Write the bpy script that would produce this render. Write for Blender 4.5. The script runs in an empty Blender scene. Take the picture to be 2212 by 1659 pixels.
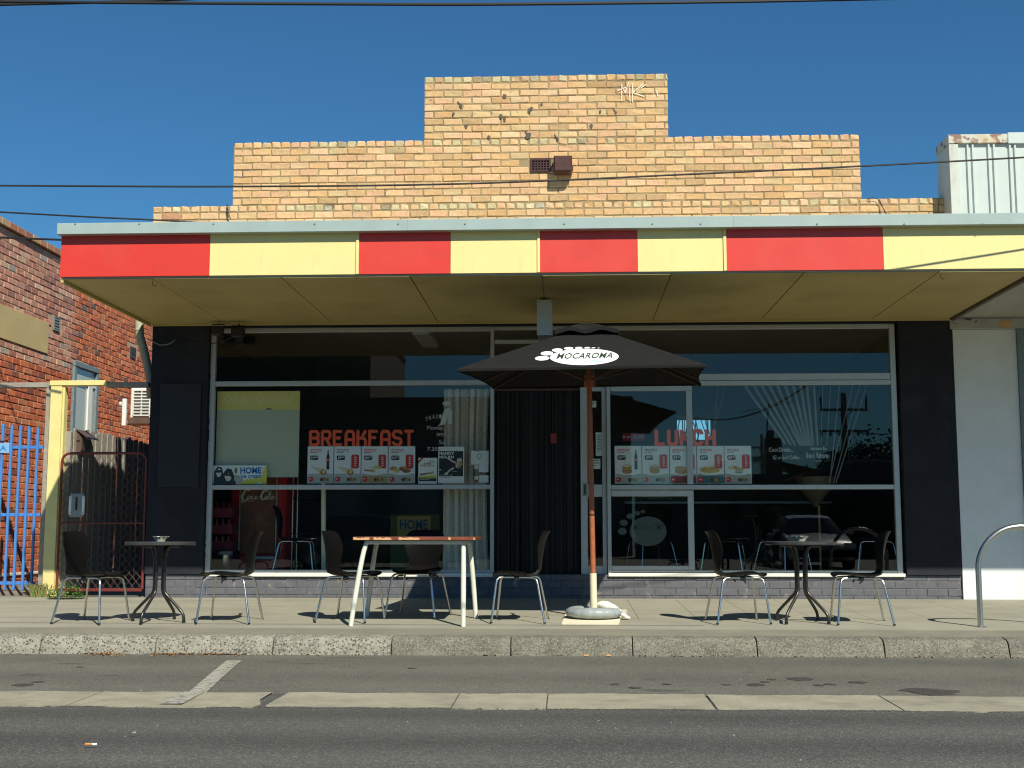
import bpy, math, random
from mathutils import Vector, Matrix
random.seed(7)
rnd = random.Random(11)
S = bpy.context.scene
COL = S.collection
R = math.radians
# ------------------------------------------------------------------ camera
CAM = Vector((0.0, -14.75, 0.765))
FPX, CXP, CYP = 2700.0, 1106.0, 829.5          # focal length and centre in survey pixels (2212 x 1659)
PITCH, YAW = R(6.76), R(2.52)
cd = bpy.data.cameras.new('camera'); cam = bpy.data.objects.new('camera', cd); COL.objects.link(cam)
cd.sensor_width = 36; cd.lens = 36*FPX/2212; cd.clip_start = .05; cd.clip_end = 2000
cam.location = CAM; cam.rotation_euler = (math.pi/2+PITCH, 0, YAW)
S.camera = cam
S.render.resolution_x, S.render.resolution_y = 1024, 768
# ------------------------------------------------------------------ sun, sky, exposure
SUN = Vector((-.5, 1.0, -1.09)).normalized()    # the way the light travels
el = math.asin(-SUN.z)
ld = bpy.data.lights.new('sun', 'SUN'); ld.energy = 5.0; ld.angle = R(.53); ld.color = (1, .94, .80)
sun = bpy.data.objects.new('sun', ld); COL.objects.link(sun)
sun.rotation_euler = SUN.to_track_quat('-Z', 'Y').to_euler(); sun.location = (6, -20, 14)
w = bpy.data.worlds.new('World'); S.world = w; w.use_nodes = True
nt = w.node_tree; bg = nt.nodes['Background']
sk = nt.nodes.new('ShaderNodeTexSky'); sk.sky_type = 'NISHITA'; sk.sun_disc = False
sk.sun_elevation = el; sk.sun_rotation = math.atan2(-SUN.x, -SUN.y)
sk.altitude = 0; sk.air_density = 1.0; sk.dust_density = .3; sk.ozone_density = 3.0
tn = nt.nodes.new('ShaderNodeMix'); tn.data_type = 'RGBA'; tn.blend_type = 'MULTIPLY'; tn.inputs[0].default_value = 1; tn.inputs[7].default_value = (.54, 1.15, 1.47, 1)
nt.links.new(sk.outputs[0], tn.inputs[6]); nt.links.new(tn.outputs[2], bg.inputs[0]); bg.inputs[1].default_value = .05
S.view_settings.view_transform = 'Standard'; S.view_settings.look = 'None'
S.view_settings.exposure = .28; S.view_settings.gamma = 1; S.view_settings.use_curve_mapping = False
S.render.engine = 'CYCLES'
S.cycles.filter_width = 1.15; S.cycles.max_bounces = 8; S.cycles.transparent_max_bounces = 16; S.cycles.caustics_reflective = False

# ------------------------------------------------------------------ survey helpers
_f = Vector((-math.sin(YAW)*math.cos(PITCH), math.cos(YAW)*math.cos(PITCH), math.sin(PITCH)))
_r = Vector((math.cos(YAW), math.sin(YAW), 0)); _u = _r.cross(_f)
def ray(x, y): return _f + _r*((x-CXP)/FPX) + _u*((CYP-y)/FPX)
def at(x, y, Y):
    d = ray(x, y); return CAM + d*((Y-CAM.y)/d.y)
def atX(x, y, X):
    d = ray(x, y); return CAM + d*((X-CAM.x)/d.x)
SLOPE = .026                                    # fall of the footpath towards the kerb
def gz(Y): return SLOPE*Y
def gp(x, y):
    d = ray(x, y); t = (SLOPE*CAM.y-CAM.z)/(d.z-SLOPE*d.y); return CAM + d*t

# ------------------------------------------------------------------ mesh helpers
class MB:
    def __init__(s): s.v, s.f, s.m, s.c = [], [], [], []
    def add(s, vs, fs, m=0, col=None):
        b = len(s.v); s.v += [tuple(p) for p in vs]
        for f in fs: s.f.append([b+i for i in f]); s.m.append(m); s.c.append(col)
    def box(s, x0, x1, y0, y1, z0, z1, m=0, col=None):
        if x0 > x1: x0, x1 = x1, x0
        if y0 > y1: y0, y1 = y1, y0
        if z0 > z1: z0, z1 = z1, z0
        s.add([(x0,y0,z0),(x1,y0,z0),(x1,y1,z0),(x0,y1,z0),(x0,y0,z1),(x1,y0,z1),(x1,y1,z1),(x0,y1,z1)],
              [(0,3,2,1),(4,5,6,7),(0,1,5,4),(1,2,6,5),(2,3,7,6),(3,0,4,7)], m, col)
    def cbox(s, x0, x1, y0, y1, z0, z1, c=.004, m=0, col=None, jit=0):
        if x0 > x1: x0, x1 = x1, x0
        if y0 > y1: y0, y1 = y1, y0
        if z0 > z1: z0, z1 = z1, z0
        X, Y, Z = (x0, x1), (y0, y1), (z0, z1); vs = []; ix = {}
        for i in (0,1):
            for j in (0,1):
                for k in (0,1):
                    sx, sy, sz = (1,-1)[i], (1,-1)[j], (1,-1)[k]
                    q = [rnd.uniform(-jit, jit) if jit else 0 for _ in range(3)]
                    p = (X[i]+q[0], Y[j]+q[1], Z[k]+q[2])
                    for a in range(3):
                        ix[i,j,k,a] = len(vs)
                        vs.append((p[0]+(0 if a == 0 else sx*c), p[1]+(0 if a == 1 else sy*c), p[2]+(0 if a == 2 else sz*c)))
        fs = []
        for i in (0,1):
            q = [ix[i,0,0,0], ix[i,1,0,0], ix[i,1,1,0], ix[i,0,1,0]]; fs.append(q if i else q[::-1])
        for j in (0,1):
            q = [ix[0,j,0,1], ix[0,j,1,1], ix[1,j,1,1], ix[1,j,0,1]]; fs.append(q if j else q[::-1])
        for k in (0,1):
            q = [ix[0,0,k,2], ix[1,0,k,2], ix[1,1,k,2], ix[0,1,k,2]]; fs.append(q if k else q[::-1])
        for i in (0,1):
            for j in (0,1):
                q = [ix[i,j,0,0], ix[i,j,0,1], ix[i,j,1,1], ix[i,j,1,0]]; fs.append(q if i != j else q[::-1])
        for i in (0,1):
            for k in (0,1):
                q = [ix[i,0,k,0], ix[i,0,k,2], ix[i,1,k,2], ix[i,1,k,0]]; fs.append(q[::-1] if i != k else q)
        for j in (0,1):
            for k in (0,1):
                q = [ix[0,j,k,1], ix[0,j,k,2], ix[1,j,k,2], ix[1,j,k,1]]; fs.append(q if j != k else q[::-1])
        for i in (0,1):
            for j in (0,1):
                for k in (0,1):
                    q = [ix[i,j,k,0], ix[i,j,k,1], ix[i,j,k,2]]; fs.append(q[::-1] if (i+j+k) % 2 else q)
        s.add(vs, fs, m, col)
    def tube(s, pts, r, n=8, closed=False, m=0, caps=True):
        pts = [Vector(p) for p in pts]; N = len(pts); rr = r if isinstance(r, (list, tuple)) else [r]*N
        up = None; b = len(s.v); rings = []
        for i, p in enumerate(pts):
            if closed: t = (pts[(i+1) % N]-pts[i-1]).normalized()
            else: t = (pts[min(i+1, N-1)]-pts[max(i-1, 0)]).normalized()
            if up is None:
                up = Vector((0,0,1)) if abs(t.z) < .9 else Vector((1,0,0))
            up = (up - t*up.dot(t))
            up = up.normalized() if up.length > 1e-6 else t.orthogonal().normalized()
            q = t.cross(up); vs = [p + (up*math.cos(2*math.pi*k/n)+q*math.sin(2*math.pi*k/n))*rr[i] for k in range(n)]
            rings.append(len(s.v)); s.v += [tuple(a) for a in vs]
        for i in range(N if closed else N-1):
            a, c = rings[i], rings[(i+1) % N]
            for k in range(n):
                s.f.append([a+k, a+(k+1) % n, c+(k+1) % n, c+k]); s.m.append(m); s.c.append(None)
        if caps and not closed:
            s.f.append([rings[0]+k for k in range(n)][::-1]); s.m.append(m); s.c.append(None)
            s.f.append([rings[-1]+k for k in range(n)]); s.m.append(m); s.c.append(None)
    def lathe(s, prof, cx=0, cy=0, n=24, m=0):
        b = len(s.v)
        for r, z in prof:
            for k in range(n):
                a = 2*math.pi*k/n; s.v.append((cx+r*math.cos(a), cy+r*math.sin(a), z))
        for i in range(len(prof)-1):
            for k in range(n):
                s.f.append([b+i*n+k, b+i*n+(k+1) % n, b+(i+1)*n+(k+1) % n, b+(i+1)*n+k]); s.m.append(m); s.c.append(None)
        if prof[0][0] > 1e-5: s.f.append([b+k for k in range(n)][::-1]); s.m.append(m); s.c.append(None)
        if prof[-1][0] > 1e-5: s.f.append([b+(len(prof)-1)*n+k for k in range(n)]); s.m.append(m); s.c.append(None)
    def prism(s, poly, fn, d, m=0):             # poly in 2D, fn(u,v,w) -> 3D, w from 0 to d
        n = len(poly); vs = [fn(u, v, 0) for u, v in poly]+[fn(u, v, d) for u, v in poly]
        s.add(vs, [list(range(n)), list(range(2*n-1, n-1, -1))]+[[i, i+n, (i+1) % n+n, (i+1) % n] for i in range(n)], m)
    def grid(s, fn, nu, nv, m=0):
        b = len(s.v)
        for j in range(nv+1):
            for i in range(nu+1): s.v.append(tuple(fn(i/nu, j/nv)))
        for j in range(nv):
            for i in range(nu):
                a = b+j*(nu+1)+i; s.f.append([a, a+1, a+nu+2, a+nu+1]); s.m.append(m); s.c.append(None)
OFF = {}
def setmats(me, mats):
    for q in (mats if isinstance(mats, (list, tuple)) else [mats]): me.materials.append(q)
def build(mb, name, mats, parent=None, smooth=None, loc=None, kind=None, fixn=True, local=False):
    """one mesh object; world coordinates are turned into the parent's own space"""
    off = OFF.get(parent.name, Vector()) if parent else (Vector(loc) if loc else Vector())
    sh = Vector() if local else off
    me = bpy.data.meshes.new(name)
    me.from_pydata([(a-sh.x, b-sh.y, c-sh.z) for a, b, c in mb.v], [], mb.f)
    setmats(me, mats)
    if max(mb.m, default=0): me.polygons.foreach_set('material_index', mb.m)
    if any(c is not None for c in mb.c):
        at_ = me.attributes.new('tone', 'FLOAT_COLOR', 'FACE'); buf = []
        for c in mb.c: buf += list(c if c is not None else (.5,.5,.5))+[1]
        at_.data.foreach_set('color', buf)
    if fixn:
        import bmesh
        b = bmesh.new(); b.from_mesh(me); bmesh.ops.recalc_face_normals(b, faces=b.faces); b.to_mesh(me); b.free()
    if smooth is not None:
        me.shade_smooth(); me.set_sharp_from_angle(angle=R(smooth))
    o = bpy.data.objects.new(name, me); COL.objects.link(o)
    if parent: o.parent = parent; OFF[o.name] = off
    else: o.location = off; OFF[o.name] = off
    if kind: o['kind'] = kind
    return o
def tag(o, label, cat, group=None):
    o['label'] = label; o['category'] = cat
    if group: o['group'] = group
    return o
def thing(name, label, cat, loc=(0,0,0), group=None):
    o = bpy.data.objects.new(name, None); COL.objects.link(o); o.location = loc; o.empty_display_size = .1
    OFF[o.name] = Vector(loc); return tag(o, label, cat, group)
def share(name, me, parent, loc=(0,0,0), rot=(0,0,0), color=None, world=True, scale=None):
    o = bpy.data.objects.new(name, me); COL.objects.link(o); o.parent = parent
    off = OFF.get(parent.name, Vector()) if world else Vector()
    o.location = Vector(loc)-off; o.rotation_euler = rot
    if scale: o.scale = scale
    if color: o.color = tuple(color)+(1,)
    return o
def copytree(root, loc, rz, label, group=None):
    r = root.copy(); COL.objects.link(r); r.location = loc; r.rotation_euler = (0,0,rz); r['label'] = label
    if group: r['group'] = group
    for ch in list(root.children):
        c = ch.copy(); COL.objects.link(c); c.parent = r
        for g in list(ch.children):
            d = g.copy(); COL.objects.link(d); d.parent = c
    return r

# ------------------------------------------------------------------ materials
def N(nt, t, **k):
    n = nt.nodes.new(t)
    for a, b in k.items(): setattr(n, a, b)
    return n
def mat(name, col, rough=.6, metal=0, var=.12, scale=6, bump=0, bscale=60, spec=.5, src='flat', stain=None, coat=0, stretch=None, stain2=None):
    """principled material with soft uneven tone; src: flat, object (colour of the object) or tone (face attribute)"""
    m = bpy.data.materials.new(name); m.use_nodes = True; nt = m.node_tree; L = nt.links.new
    p = nt.nodes['Principled BSDF']; p.inputs['Roughness'].default_value = rough; p.inputs['Metallic'].default_value = metal
    p.inputs['Specular IOR Level'].default_value = spec
    if coat: p.inputs['Coat Weight'].default_value = coat; p.inputs['Coat Roughness'].default_value = .08
    geo = N(nt, 'ShaderNodeNewGeometry'); pos = geo.outputs['Position']
    if src == 'flat':
        c = N(nt, 'ShaderNodeRGB'); c.outputs[0].default_value = tuple(col)+(1,); base = c.outputs[0]
    elif src == 'object':
        c = N(nt, 'ShaderNodeObjectInfo'); base = c.outputs['Color']
    else:
        c = N(nt, 'ShaderNodeAttribute', attribute_name='tone'); base = c.outputs['Color']
    if var:
        n1 = N(nt, 'ShaderNodeTexNoise'); n1.inputs['Scale'].default_value = scale; n1.inputs['Detail'].default_value = 8; n1.inputs['Roughness'].default_value = .65
        L(pos, n1.inputs['Vector'])
        mr = N(nt, 'ShaderNodeMapRange'); mr.inputs[1].default_value = .3; mr.inputs[2].default_value = .7
        mr.inputs[3].default_value = 1-var; mr.inputs[4].default_value = 1+var; L(n1.outputs[0], mr.inputs[0])
        vm = N(nt, 'ShaderNodeVectorMath', operation='SCALE'); L(base, vm.inputs[0]); L(mr.outputs[0], vm.inputs[3]); base = vm.outputs[0]
    for stain in [q for q in (stain, stain2) if q]: # (colour, scale, threshold, softness, amount)
        n2 = N(nt, 'ShaderNodeTexNoise'); n2.inputs['Scale'].default_value = stain[1]; n2.inputs['Detail'].default_value = 6
        if stretch:
            sv = N(nt, 'ShaderNodeVectorMath', operation='MULTIPLY'); sv.inputs[1].default_value = stretch; L(pos, sv.inputs[0]); L(sv.outputs[0], n2.inputs['Vector'])
        else: L(pos, n2.inputs['Vector'])
        m2 = N(nt, 'ShaderNodeMapRange'); m2.inputs[1].default_value = stain[2]; m2.inputs[2].default_value = stain[2]+stain[3]; m2.inputs[4].default_value = stain[4]
        L(n2.outputs[0], m2.inputs[0])
        mx = N(nt, 'ShaderNodeMix', data_type='RGBA'); L(m2.outputs[0], mx.inputs[0]); L(base, mx.inputs[6]); mx.inputs[7].default_value = tuple(stain[0])+(1,)
        base = mx.outputs[2]
    L(base, p.inputs['Base Color'])
    if bump:
        n3 = N(nt, 'ShaderNodeTexNoise'); n3.inputs['Scale'].default_value = bscale; n3.inputs['Detail'].default_value = 5
        L(pos, n3.inputs['Vector'])
        b = N(nt, 'ShaderNodeBump'); b.inputs['Strength'].default_value = bump; b.inputs['Distance'].default_value = .004
        L(n3.outputs[0], b.inputs['Height']); L(b.outputs[0], p.inputs['Normal'])
    return m
def glass(name, tint, r0=.045, gloss=1.0, rough=0.0):
    m = bpy.data.materials.new(name); m.use_nodes = True; nt = m.node_tree; L = nt.links.new
    for n in list(nt.nodes):
        if n.type != 'OUTPUT_MATERIAL': nt.nodes.remove(n)
    out = nt.nodes['Material Output']
    g = N(nt, 'ShaderNodeNewGeometry'); d = N(nt, 'ShaderNodeVectorMath', operation='DOT_PRODUCT'); L(g.outputs['Normal'], d.inputs[0]); L(g.outputs['Incoming'], d.inputs[1])
    ab = N(nt, 'ShaderNodeMath', operation='ABSOLUTE'); L(d.outputs['Value'], ab.inputs[0])
    om = N(nt, 'ShaderNodeMath', operation='SUBTRACT'); om.inputs[0].default_value = 1; L(ab.outputs[0], om.inputs[1])
    pw = N(nt, 'ShaderNodeMath', operation='POWER'); pw.inputs[1].default_value = 5; L(om.outputs[0], pw.inputs[0])
    ma = N(nt, 'ShaderNodeMath', operation='MULTIPLY_ADD'); ma.inputs[1].default_value = 1-r0; ma.inputs[2].default_value = r0; L(pw.outputs[0], ma.inputs[0])
    t = N(nt, 'ShaderNodeBsdfTransparent'); t.inputs[0].default_value = tuple(tint)+(1,)
    gl = N(nt, 'ShaderNodeBsdfGlossy'); gl.inputs['Roughness'].default_value = rough; gl.inputs[0].default_value = (gloss,)*3+(1,)
    mx = N(nt, 'ShaderNodeMixShader'); L(ma.outputs[0], mx.inputs[0]); L(t.outputs[0], mx.inputs[1]); L(gl.outputs[0], mx.inputs[2]); L(mx.outputs[0], out.inputs[0])
    return m
def speckle(name, col, dark, scale, thr, soft, rough=.85, var=.15, vscale=3, bump=.3, light=None, stain=None, warp=0, stretch=None, stain2=None, keep=.35):
    """aggregate: stones of another tone in a matrix"""
    m = mat(name, col, rough, var=var, scale=vscale, stain=stain, stretch=stretch, stain2=stain2); nt = m.node_tree; L = nt.links.new; p = nt.nodes['Principled BSDF']
    base = p.inputs['Base Color'].links[0].from_socket
    geo = [n for n in nt.nodes if n.type == 'NEW_GEOMETRY'][0]
    vo = N(nt, 'ShaderNodeTexVoronoi'); vo.inputs['Scale'].default_value = scale
    if warp:
        wn = N(nt, 'ShaderNodeTexNoise'); wn.inputs['Scale'].default_value = scale*.9; L(geo.outputs['Position'], wn.inputs['Vector']); ws = N(nt, 'ShaderNodeVectorMath', operation='SCALE'); ws.inputs[3].default_value = warp; L(wn.outputs[1], ws.inputs[0]); wa = N(nt, 'ShaderNodeVectorMath', operation='ADD'); L(geo.outputs['Position'], wa.inputs[0]); L(ws.outputs[0], wa.inputs[1]); L(wa.outputs[0], vo.inputs['Vector'])
    else: L(geo.outputs['Position'], vo.inputs['Vector'])
    mr = N(nt, 'ShaderNodeMapRange'); mr.inputs[1].default_value = thr; mr.inputs[2].default_value = thr+soft; mr.inputs[3].default_value = 1; mr.inputs[4].default_value = 0
    L(vo.outputs['Distance'], mr.inputs[0])
    sp = N(nt, 'ShaderNodeSeparateColor'); L(vo.outputs['Color'], sp.inputs[0])
    gt = N(nt, 'ShaderNodeMath', operation='GREATER_THAN'); gt.inputs[1].default_value = keep; L(sp.outputs[0], gt.inputs[0])
    mu = N(nt, 'ShaderNodeMath', operation='MULTIPLY'); L(mr.outputs[0], mu.inputs[0]); L(gt.outputs[0], mu.inputs[1])
    mx = N(nt, 'ShaderNodeMix', data_type='RGBA'); L(mu.outputs[0], mx.inputs[0]); L(base, mx.inputs[6]); mx.inputs[7].default_value = tuple(dark)+(1,)
    base = mx.outputs[2]
    if light:
        g2 = N(nt, 'ShaderNodeMath', operation='GREATER_THAN'); g2.inputs[1].default_value = light[1]; L(sp.outputs[1], g2.inputs[0])
        m3 = N(nt, 'ShaderNodeMath', operation='MULTIPLY'); L(mr.outputs[0], m3.inputs[0]); L(g2.outputs[0], m3.inputs[1])
        mx2 = N(nt, 'ShaderNodeMix', data_type='RGBA'); L(m3.outputs[0], mx2.inputs[0]); L(base, mx2.inputs[6]); mx2.inputs[7].default_value = tuple(light[0])+(1,); base = mx2.outputs[2]
    L(base, p.inputs['Base Color'])
    b = N(nt, 'ShaderNodeBump'); b.inputs['Strength'].default_value = bump; b.inputs['Distance'].default_value = .003
    L(vo.outputs['Distance'], b.inputs['Height']); L(b.outputs[0], p.inputs['Normal'])
    return m
M = {}
M['brick_cream'] = mat('cream brick', (0,0,0), .85, var=.16, scale=22, bump=.35, bscale=90, src='object', stain=((.17,.14,.09), 16, .64, .12, .7), stain2=((.62,.30,.17), 9, .60, .1, .45))
M['brick_cream_many'] = mat('cream brick joined', (0,0,0), .85, var=.16, scale=22, bump=.35, bscale=90, src='tone', stain=((.17,.14,.09), 16, .62, .12, .7), stain2=((.52,.50,.33), 9, .58, .1, .45))
M['mortar'] = mat('mortar', (.31,.235,.125), .95, var=.2, scale=20, stain=((.08,.065,.05), 3, .55, .15, .7))
M['brick_red'] = mat('red brick', (0,0,0), .9, var=.18, scale=18, bump=.4, bscale=80, src='object')
M['brick_red_many'] = mat('red brick joined', (0,0,0), .9, var=.18, scale=18, bump=.4, bscale=80, src='tone')
M['mortar_red'] = mat('old mortar', (.50,.33,.21), .95, var=.2, scale=15)
M['charcoal'] = mat('charcoal paint', (.0155,.0168,.0225), .75, var=.3, scale=3, bump=.6, bscale=38, spec=.3, stain=((.028,.029,.032), 2.4, .55, .2, .7), stain2=((.07,.068,.062), 22, .70, .04, .5))
M['greypaint'] = mat('grey wall paint', (.110,.112,.126), .8, var=.14, scale=9, bump=.35, bscale=70, stain=((.36,.33,.27), 9, .62, .12, .55))
M['red'] = mat('red sheet', (.66,.045,.030), .42, var=.04, scale=2.5, stain=((.66,.10,.075), 2, .5, .3, .4), stain2=((.50,.045,.035), 6, .56, .15, .35))
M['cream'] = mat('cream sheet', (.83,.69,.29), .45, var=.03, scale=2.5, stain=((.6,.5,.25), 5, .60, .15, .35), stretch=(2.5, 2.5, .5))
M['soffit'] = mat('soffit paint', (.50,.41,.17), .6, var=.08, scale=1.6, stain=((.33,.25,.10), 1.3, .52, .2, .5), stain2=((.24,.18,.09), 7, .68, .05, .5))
M['gutter'] = mat('zinc flashing', (.34,.43,.41), .4, metal=.0, var=.07, scale=4, stain=((.4,.4,.36), 10, .65, .15, .4))
M['alu'] = mat('aluminium', (.44,.47,.46), .4, metal=.35, var=.06, scale=8)
M['alu_old'] = mat('old frame paint', (.42,.43,.37), .5, var=.12, scale=10)
M['sill'] = mat('white sill', (.74,.73,.66), .6, var=.08, scale=8)
M['white'] = mat('white paint', (.74,.76,.74), .6, var=.05, scale=3)
M['whitewall'] = mat('white wall', (.72,.75,.75), .8, var=.05, scale=3, bump=.25, bscale=40, stain=((.60,.61,.58), 2.2, .52, .2, .5), stain2=((.38,.37,.33), 8, .72, .05, .5))
M['black'] = mat('black plastic', (.010,.010,.011), .38, var=.1)
M['chairshell'] = mat('black chair shell', (.0065,.0062,.006), .42, var=.15, scale=30, bump=.05, bscale=300, spec=.07)
M['dark'] = mat('dark', (.008,.008,.009), .6, var=.1)
M['chrome'] = mat('chrome tube', (.58,.57,.53), .26, metal=1, var=.05)
M['steel'] = mat('brushed steel', (.55,.54,.50), .3, metal=1, var=.06)
M['gunmetal'] = mat('grey steel tube', (.060,.056,.050), .32, metal=.75, var=.1)
M['tabletop'] = mat('table rim', (.045,.045,.045), .35, var=.1)
M['cream_leg'] = mat('ivory steel', (.66,.68,.58), .45, var=.06)
M['laminate'] = mat('brown laminate', (.10,.045,.03), .4, var=.25, scale=12)
M['edgewood'] = mat('chipped chipboard', (.62,.36,.17), .8, var=.15, scale=60)
M['edgered'] = mat('red brown edging', (.22,.055,.028), .45, var=.25, scale=25)
M['canvas'] = mat('black canvas', (.0165,.0165,.016), .95, var=.12, scale=8, bump=.2, bscale=500, spec=.1)
M['timber'] = mat('oiled timber', (.36,.105,.036), .55, var=.22, scale=25)
M['ivory'] = mat('ivory plastic', (.74,.69,.49), .5, var=.04)
M['ring'] = mat('grey vinyl', (.29,.33,.33), .45, var=.12, scale=14, stain=((.35,.26,.18), 16, .62, .1, .6))
M['cloth'] = mat('white bag', (.72,.68,.58), .7, var=.08, scale=20)
M['board'] = mat('cream board', (.78,.70,.52), .7, var=.04)
M['yellow'] = mat('yellow timber paint', (.72,.64,.265), .55, var=.07, scale=6, bump=.3, bscale=30, stain=((.45,.4,.25), 8, .66, .12, .6))
M['greywood'] = mat('weathered timber', (.30,.28,.235), .85, var=.22, scale=14, bump=.4, bscale=40)
M['blue'] = mat('blue steel paint', (.065,.225,.58), .45, var=.1, scale=20)
M['signblue'] = mat('pale blue enamel', (.20,.42,.66), .4, var=.05)
M['gatered'] = mat('red gate paint', (.15,.024,.017), .5, var=.2, scale=14)
M['mesh'] = mat('galvanised wire', (.33,.32,.31), .5, metal=.6, var=.1)
M['meshred'] = mat('painted wire', (.15,.085,.07), .6, var=.2)
M['grey'] = mat('grey plastic', (.20,.22,.22), .5, var=.1)
M['brownmetal'] = mat('brown metal', (.11,.07,.05), .45, var=.15, scale=14)
M['rustbox'] = mat('brown enamel', (.075,.03,.022), .35, var=.25, scale=30)
M['frameblue'] = mat('blue grey window paint', (.16,.22,.25), .7, var=.25, scale=20)
M['pipe'] = mat('cream pipe', (.42,.40,.27), .5, var=.08)
M['ac'] = mat('air conditioner white', (.72,.72,.66), .5, var=.03)
M['ribbed'] = mat('white ribbed steel', (.50,.56,.53), .45, var=.04, scale=4)
M['rust'] = mat('rusty flashing', (.52,.52,.44), .6, var=.06, stain=((.20,.065,.025), 11, .50, .06, .85), stain2=((.50,.36,.2), 6, .52, .1, .6))
M['corner'] = mat('streaked flashing', (.52,.55,.50), .6, var=.06, stain=((.42,.33,.2), 3, .60, .12, .6), stretch=(3, 3, .6))
M['cable'] = mat('black cable', (.012,.012,.013), .6, var=0)
M['concrete'] = speckle('footpath concrete', (.30,.288,.222), (.245,.235,.18), 190, .16, .2, var=.10, vscale=2.4, bump=.25, stain=((.185,.175,.132), 1.3, .50, .3, .6), stretch=(.6, 1.2, 1))
M['oldconcrete'] = speckle('old concrete', (.225,.212,.160), (.175,.165,.124), 150, .25, .25, var=.16, vscale=3, bump=.3, stain=((.13,.12,.09), 1.4, .5, .25, .5))
M['kerb'] = speckle('exposed aggregate kerb', (.235,.225,.178), (.062,.058,.048), 58, .40, .10, var=.35, vscale=9, bump=.8, light=((.33,.315,.25), .72), stain=((.13,.124,.095), 4, .52, .25, .6), warp=.012, keep=.42)
M['kerb2'] = speckle('worn kerb', (.165,.156,.12), (.07,.066,.053), 80, .36, .15, var=.35, vscale=6, bump=.6, light=((.25,.238,.188), .7), stain=((.095,.09,.072), 2.5, .5, .25, .7), warp=.012)
M['edging'] = speckle('pale edging concrete', (.30,.28,.205), (.15,.142,.107), 90, .16, .2, var=.2, vscale=3, bump=.4, stain=((.16,.15,.11), 3.2, .53, .2, .7))
M['asphalt'] = speckle('worn asphalt', (.112,.109,.088), (.064,.062,.052), 90, .32, .2, var=.18, vscale=1.3, bump=.9, light=((.19,.18,.15), .76), stain=((.045,.043,.037), 2.2, .66, .05, .8), stretch=(.6, 1.6, 1), stain2=((.135,.13,.104), .8, .5, .2, .5))
M['asphalt2'] = speckle('dark asphalt', (.075,.0755,.066), (.040,.041,.037), 85, .34, .2, var=.18, vscale=.9, bump=1, light=((.17,.165,.145), .74), stain=((.088,.087,.074), 1.1, .48, .22, .7), stretch=(.12, 1.3, 1), stain2=((.045,.046,.042), 1.5, .53, .15, .6))
M['linepaint'] = mat('worn line paint', (.34,.33,.275), .8, var=.15, scale=30, stain=((.115,.11,.09), 24, .50, .12, .75))
M['leafdry'] = mat('dry leaf', (.30,.15,.05), .8, var=.4, scale=60)
M['weed'] = mat('weed leaf', (.13,.27,.045), .6, var=.35, scale=50)
M['weeddry'] = mat('dry grass', (.24,.19,.08), .7, var=.3, scale=50)
M['pane'] = glass('shop glass', (.97,.99,.98), .026)
M['pane_dark'] = glass('smoked glass top', (.42,.43,.42), .05)
M['clear'] = mat('cut glass', (.60,.60,.48), .12, var=.1)
M['orange'] = mat('orange red vinyl', (.93,.11,.04), .6, var=.03)
def wear(m, scale, tone, phase=0):
    """tyre polish: long bands along the road"""
    nt = m.node_tree; L = nt.links.new; p = nt.nodes['Principled BSDF']; base = p.inputs['Base Color'].links[0].from_socket
    geo = [n for n in nt.nodes if n.type == 'NEW_GEOMETRY'][0]; wv = N(nt, 'ShaderNodeTexWave', bands_direction='Y'); wv.inputs['Scale'].default_value = scale; wv.inputs['Distortion'].default_value = 1.5; wv.inputs['Detail'].default_value = 3; wv.inputs['Detail Scale'].default_value = .6; wv.inputs['Phase Offset'].default_value = phase
    L(geo.outputs['Position'], wv.inputs['Vector']); mr = N(nt, 'ShaderNodeMapRange'); mr.inputs[3].default_value = 1-tone; mr.inputs[4].default_value = 1+tone; L(wv.outputs['Fac'], mr.inputs[0])
    vm = N(nt, 'ShaderNodeVectorMath', operation='SCALE'); L(base, vm.inputs[0]); L(mr.outputs[0], vm.inputs[3]); L(vm.outputs[0], p.inputs['Base Color'])
wear(M['asphalt2'], .26, .20, 1.0); wear(M['asphalt'], .3, .08, 2)
def flat(name, col, rough=.5): return mat(name, col, rough, var=.03, scale=30)
for k, c in dict(p_sheet=(.76,.80,.82), p_white=(.84,.86,.85), p_black=(.012,.013,.015), p_red=(.55,.025,.025), p_darkred=(.22,.02,.025), p_cola=(.04,.012,.01),
                 p_bun=(.50,.25,.09), p_fries=(.62,.38,.08), p_egg=(.70,.55,.18), p_meat=(.30,.09,.04), p_lettuce=(.20,.30,.06), p_wrap=(.66,.56,.40), p_tan=(.40,.27,.12),
                 p_teal=(.045,.13,.14), p_grey=(.22,.25,.26), p_yellow=(.72,.66,.10), p_blue=(.02,.18,.48), p_skin=(.66,.62,.54), p_hair=(.012,.03,.04), p_green=(.16,.20,.07),
                 p_pale=(.40,.42,.38), chalk=(.46,.50,.38), chalk_head=(.74,.62,.19), chalk_script=(.80,.72,.36), oval=(.055,.075,.068), splat=(.085,.066,.045), scrawl=(.74,.66,.48), crate_red=(.20,.02,.028), scrap=(.42,.41,.37), decal=(.62,.64,.62), cola_red=(.50,.012,.018), logo_dark=(.02,.05,.03), logo_teal=(.35,.60,.56)).items():
    M[k] = flat(k.replace('_', ' '), c)

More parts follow.
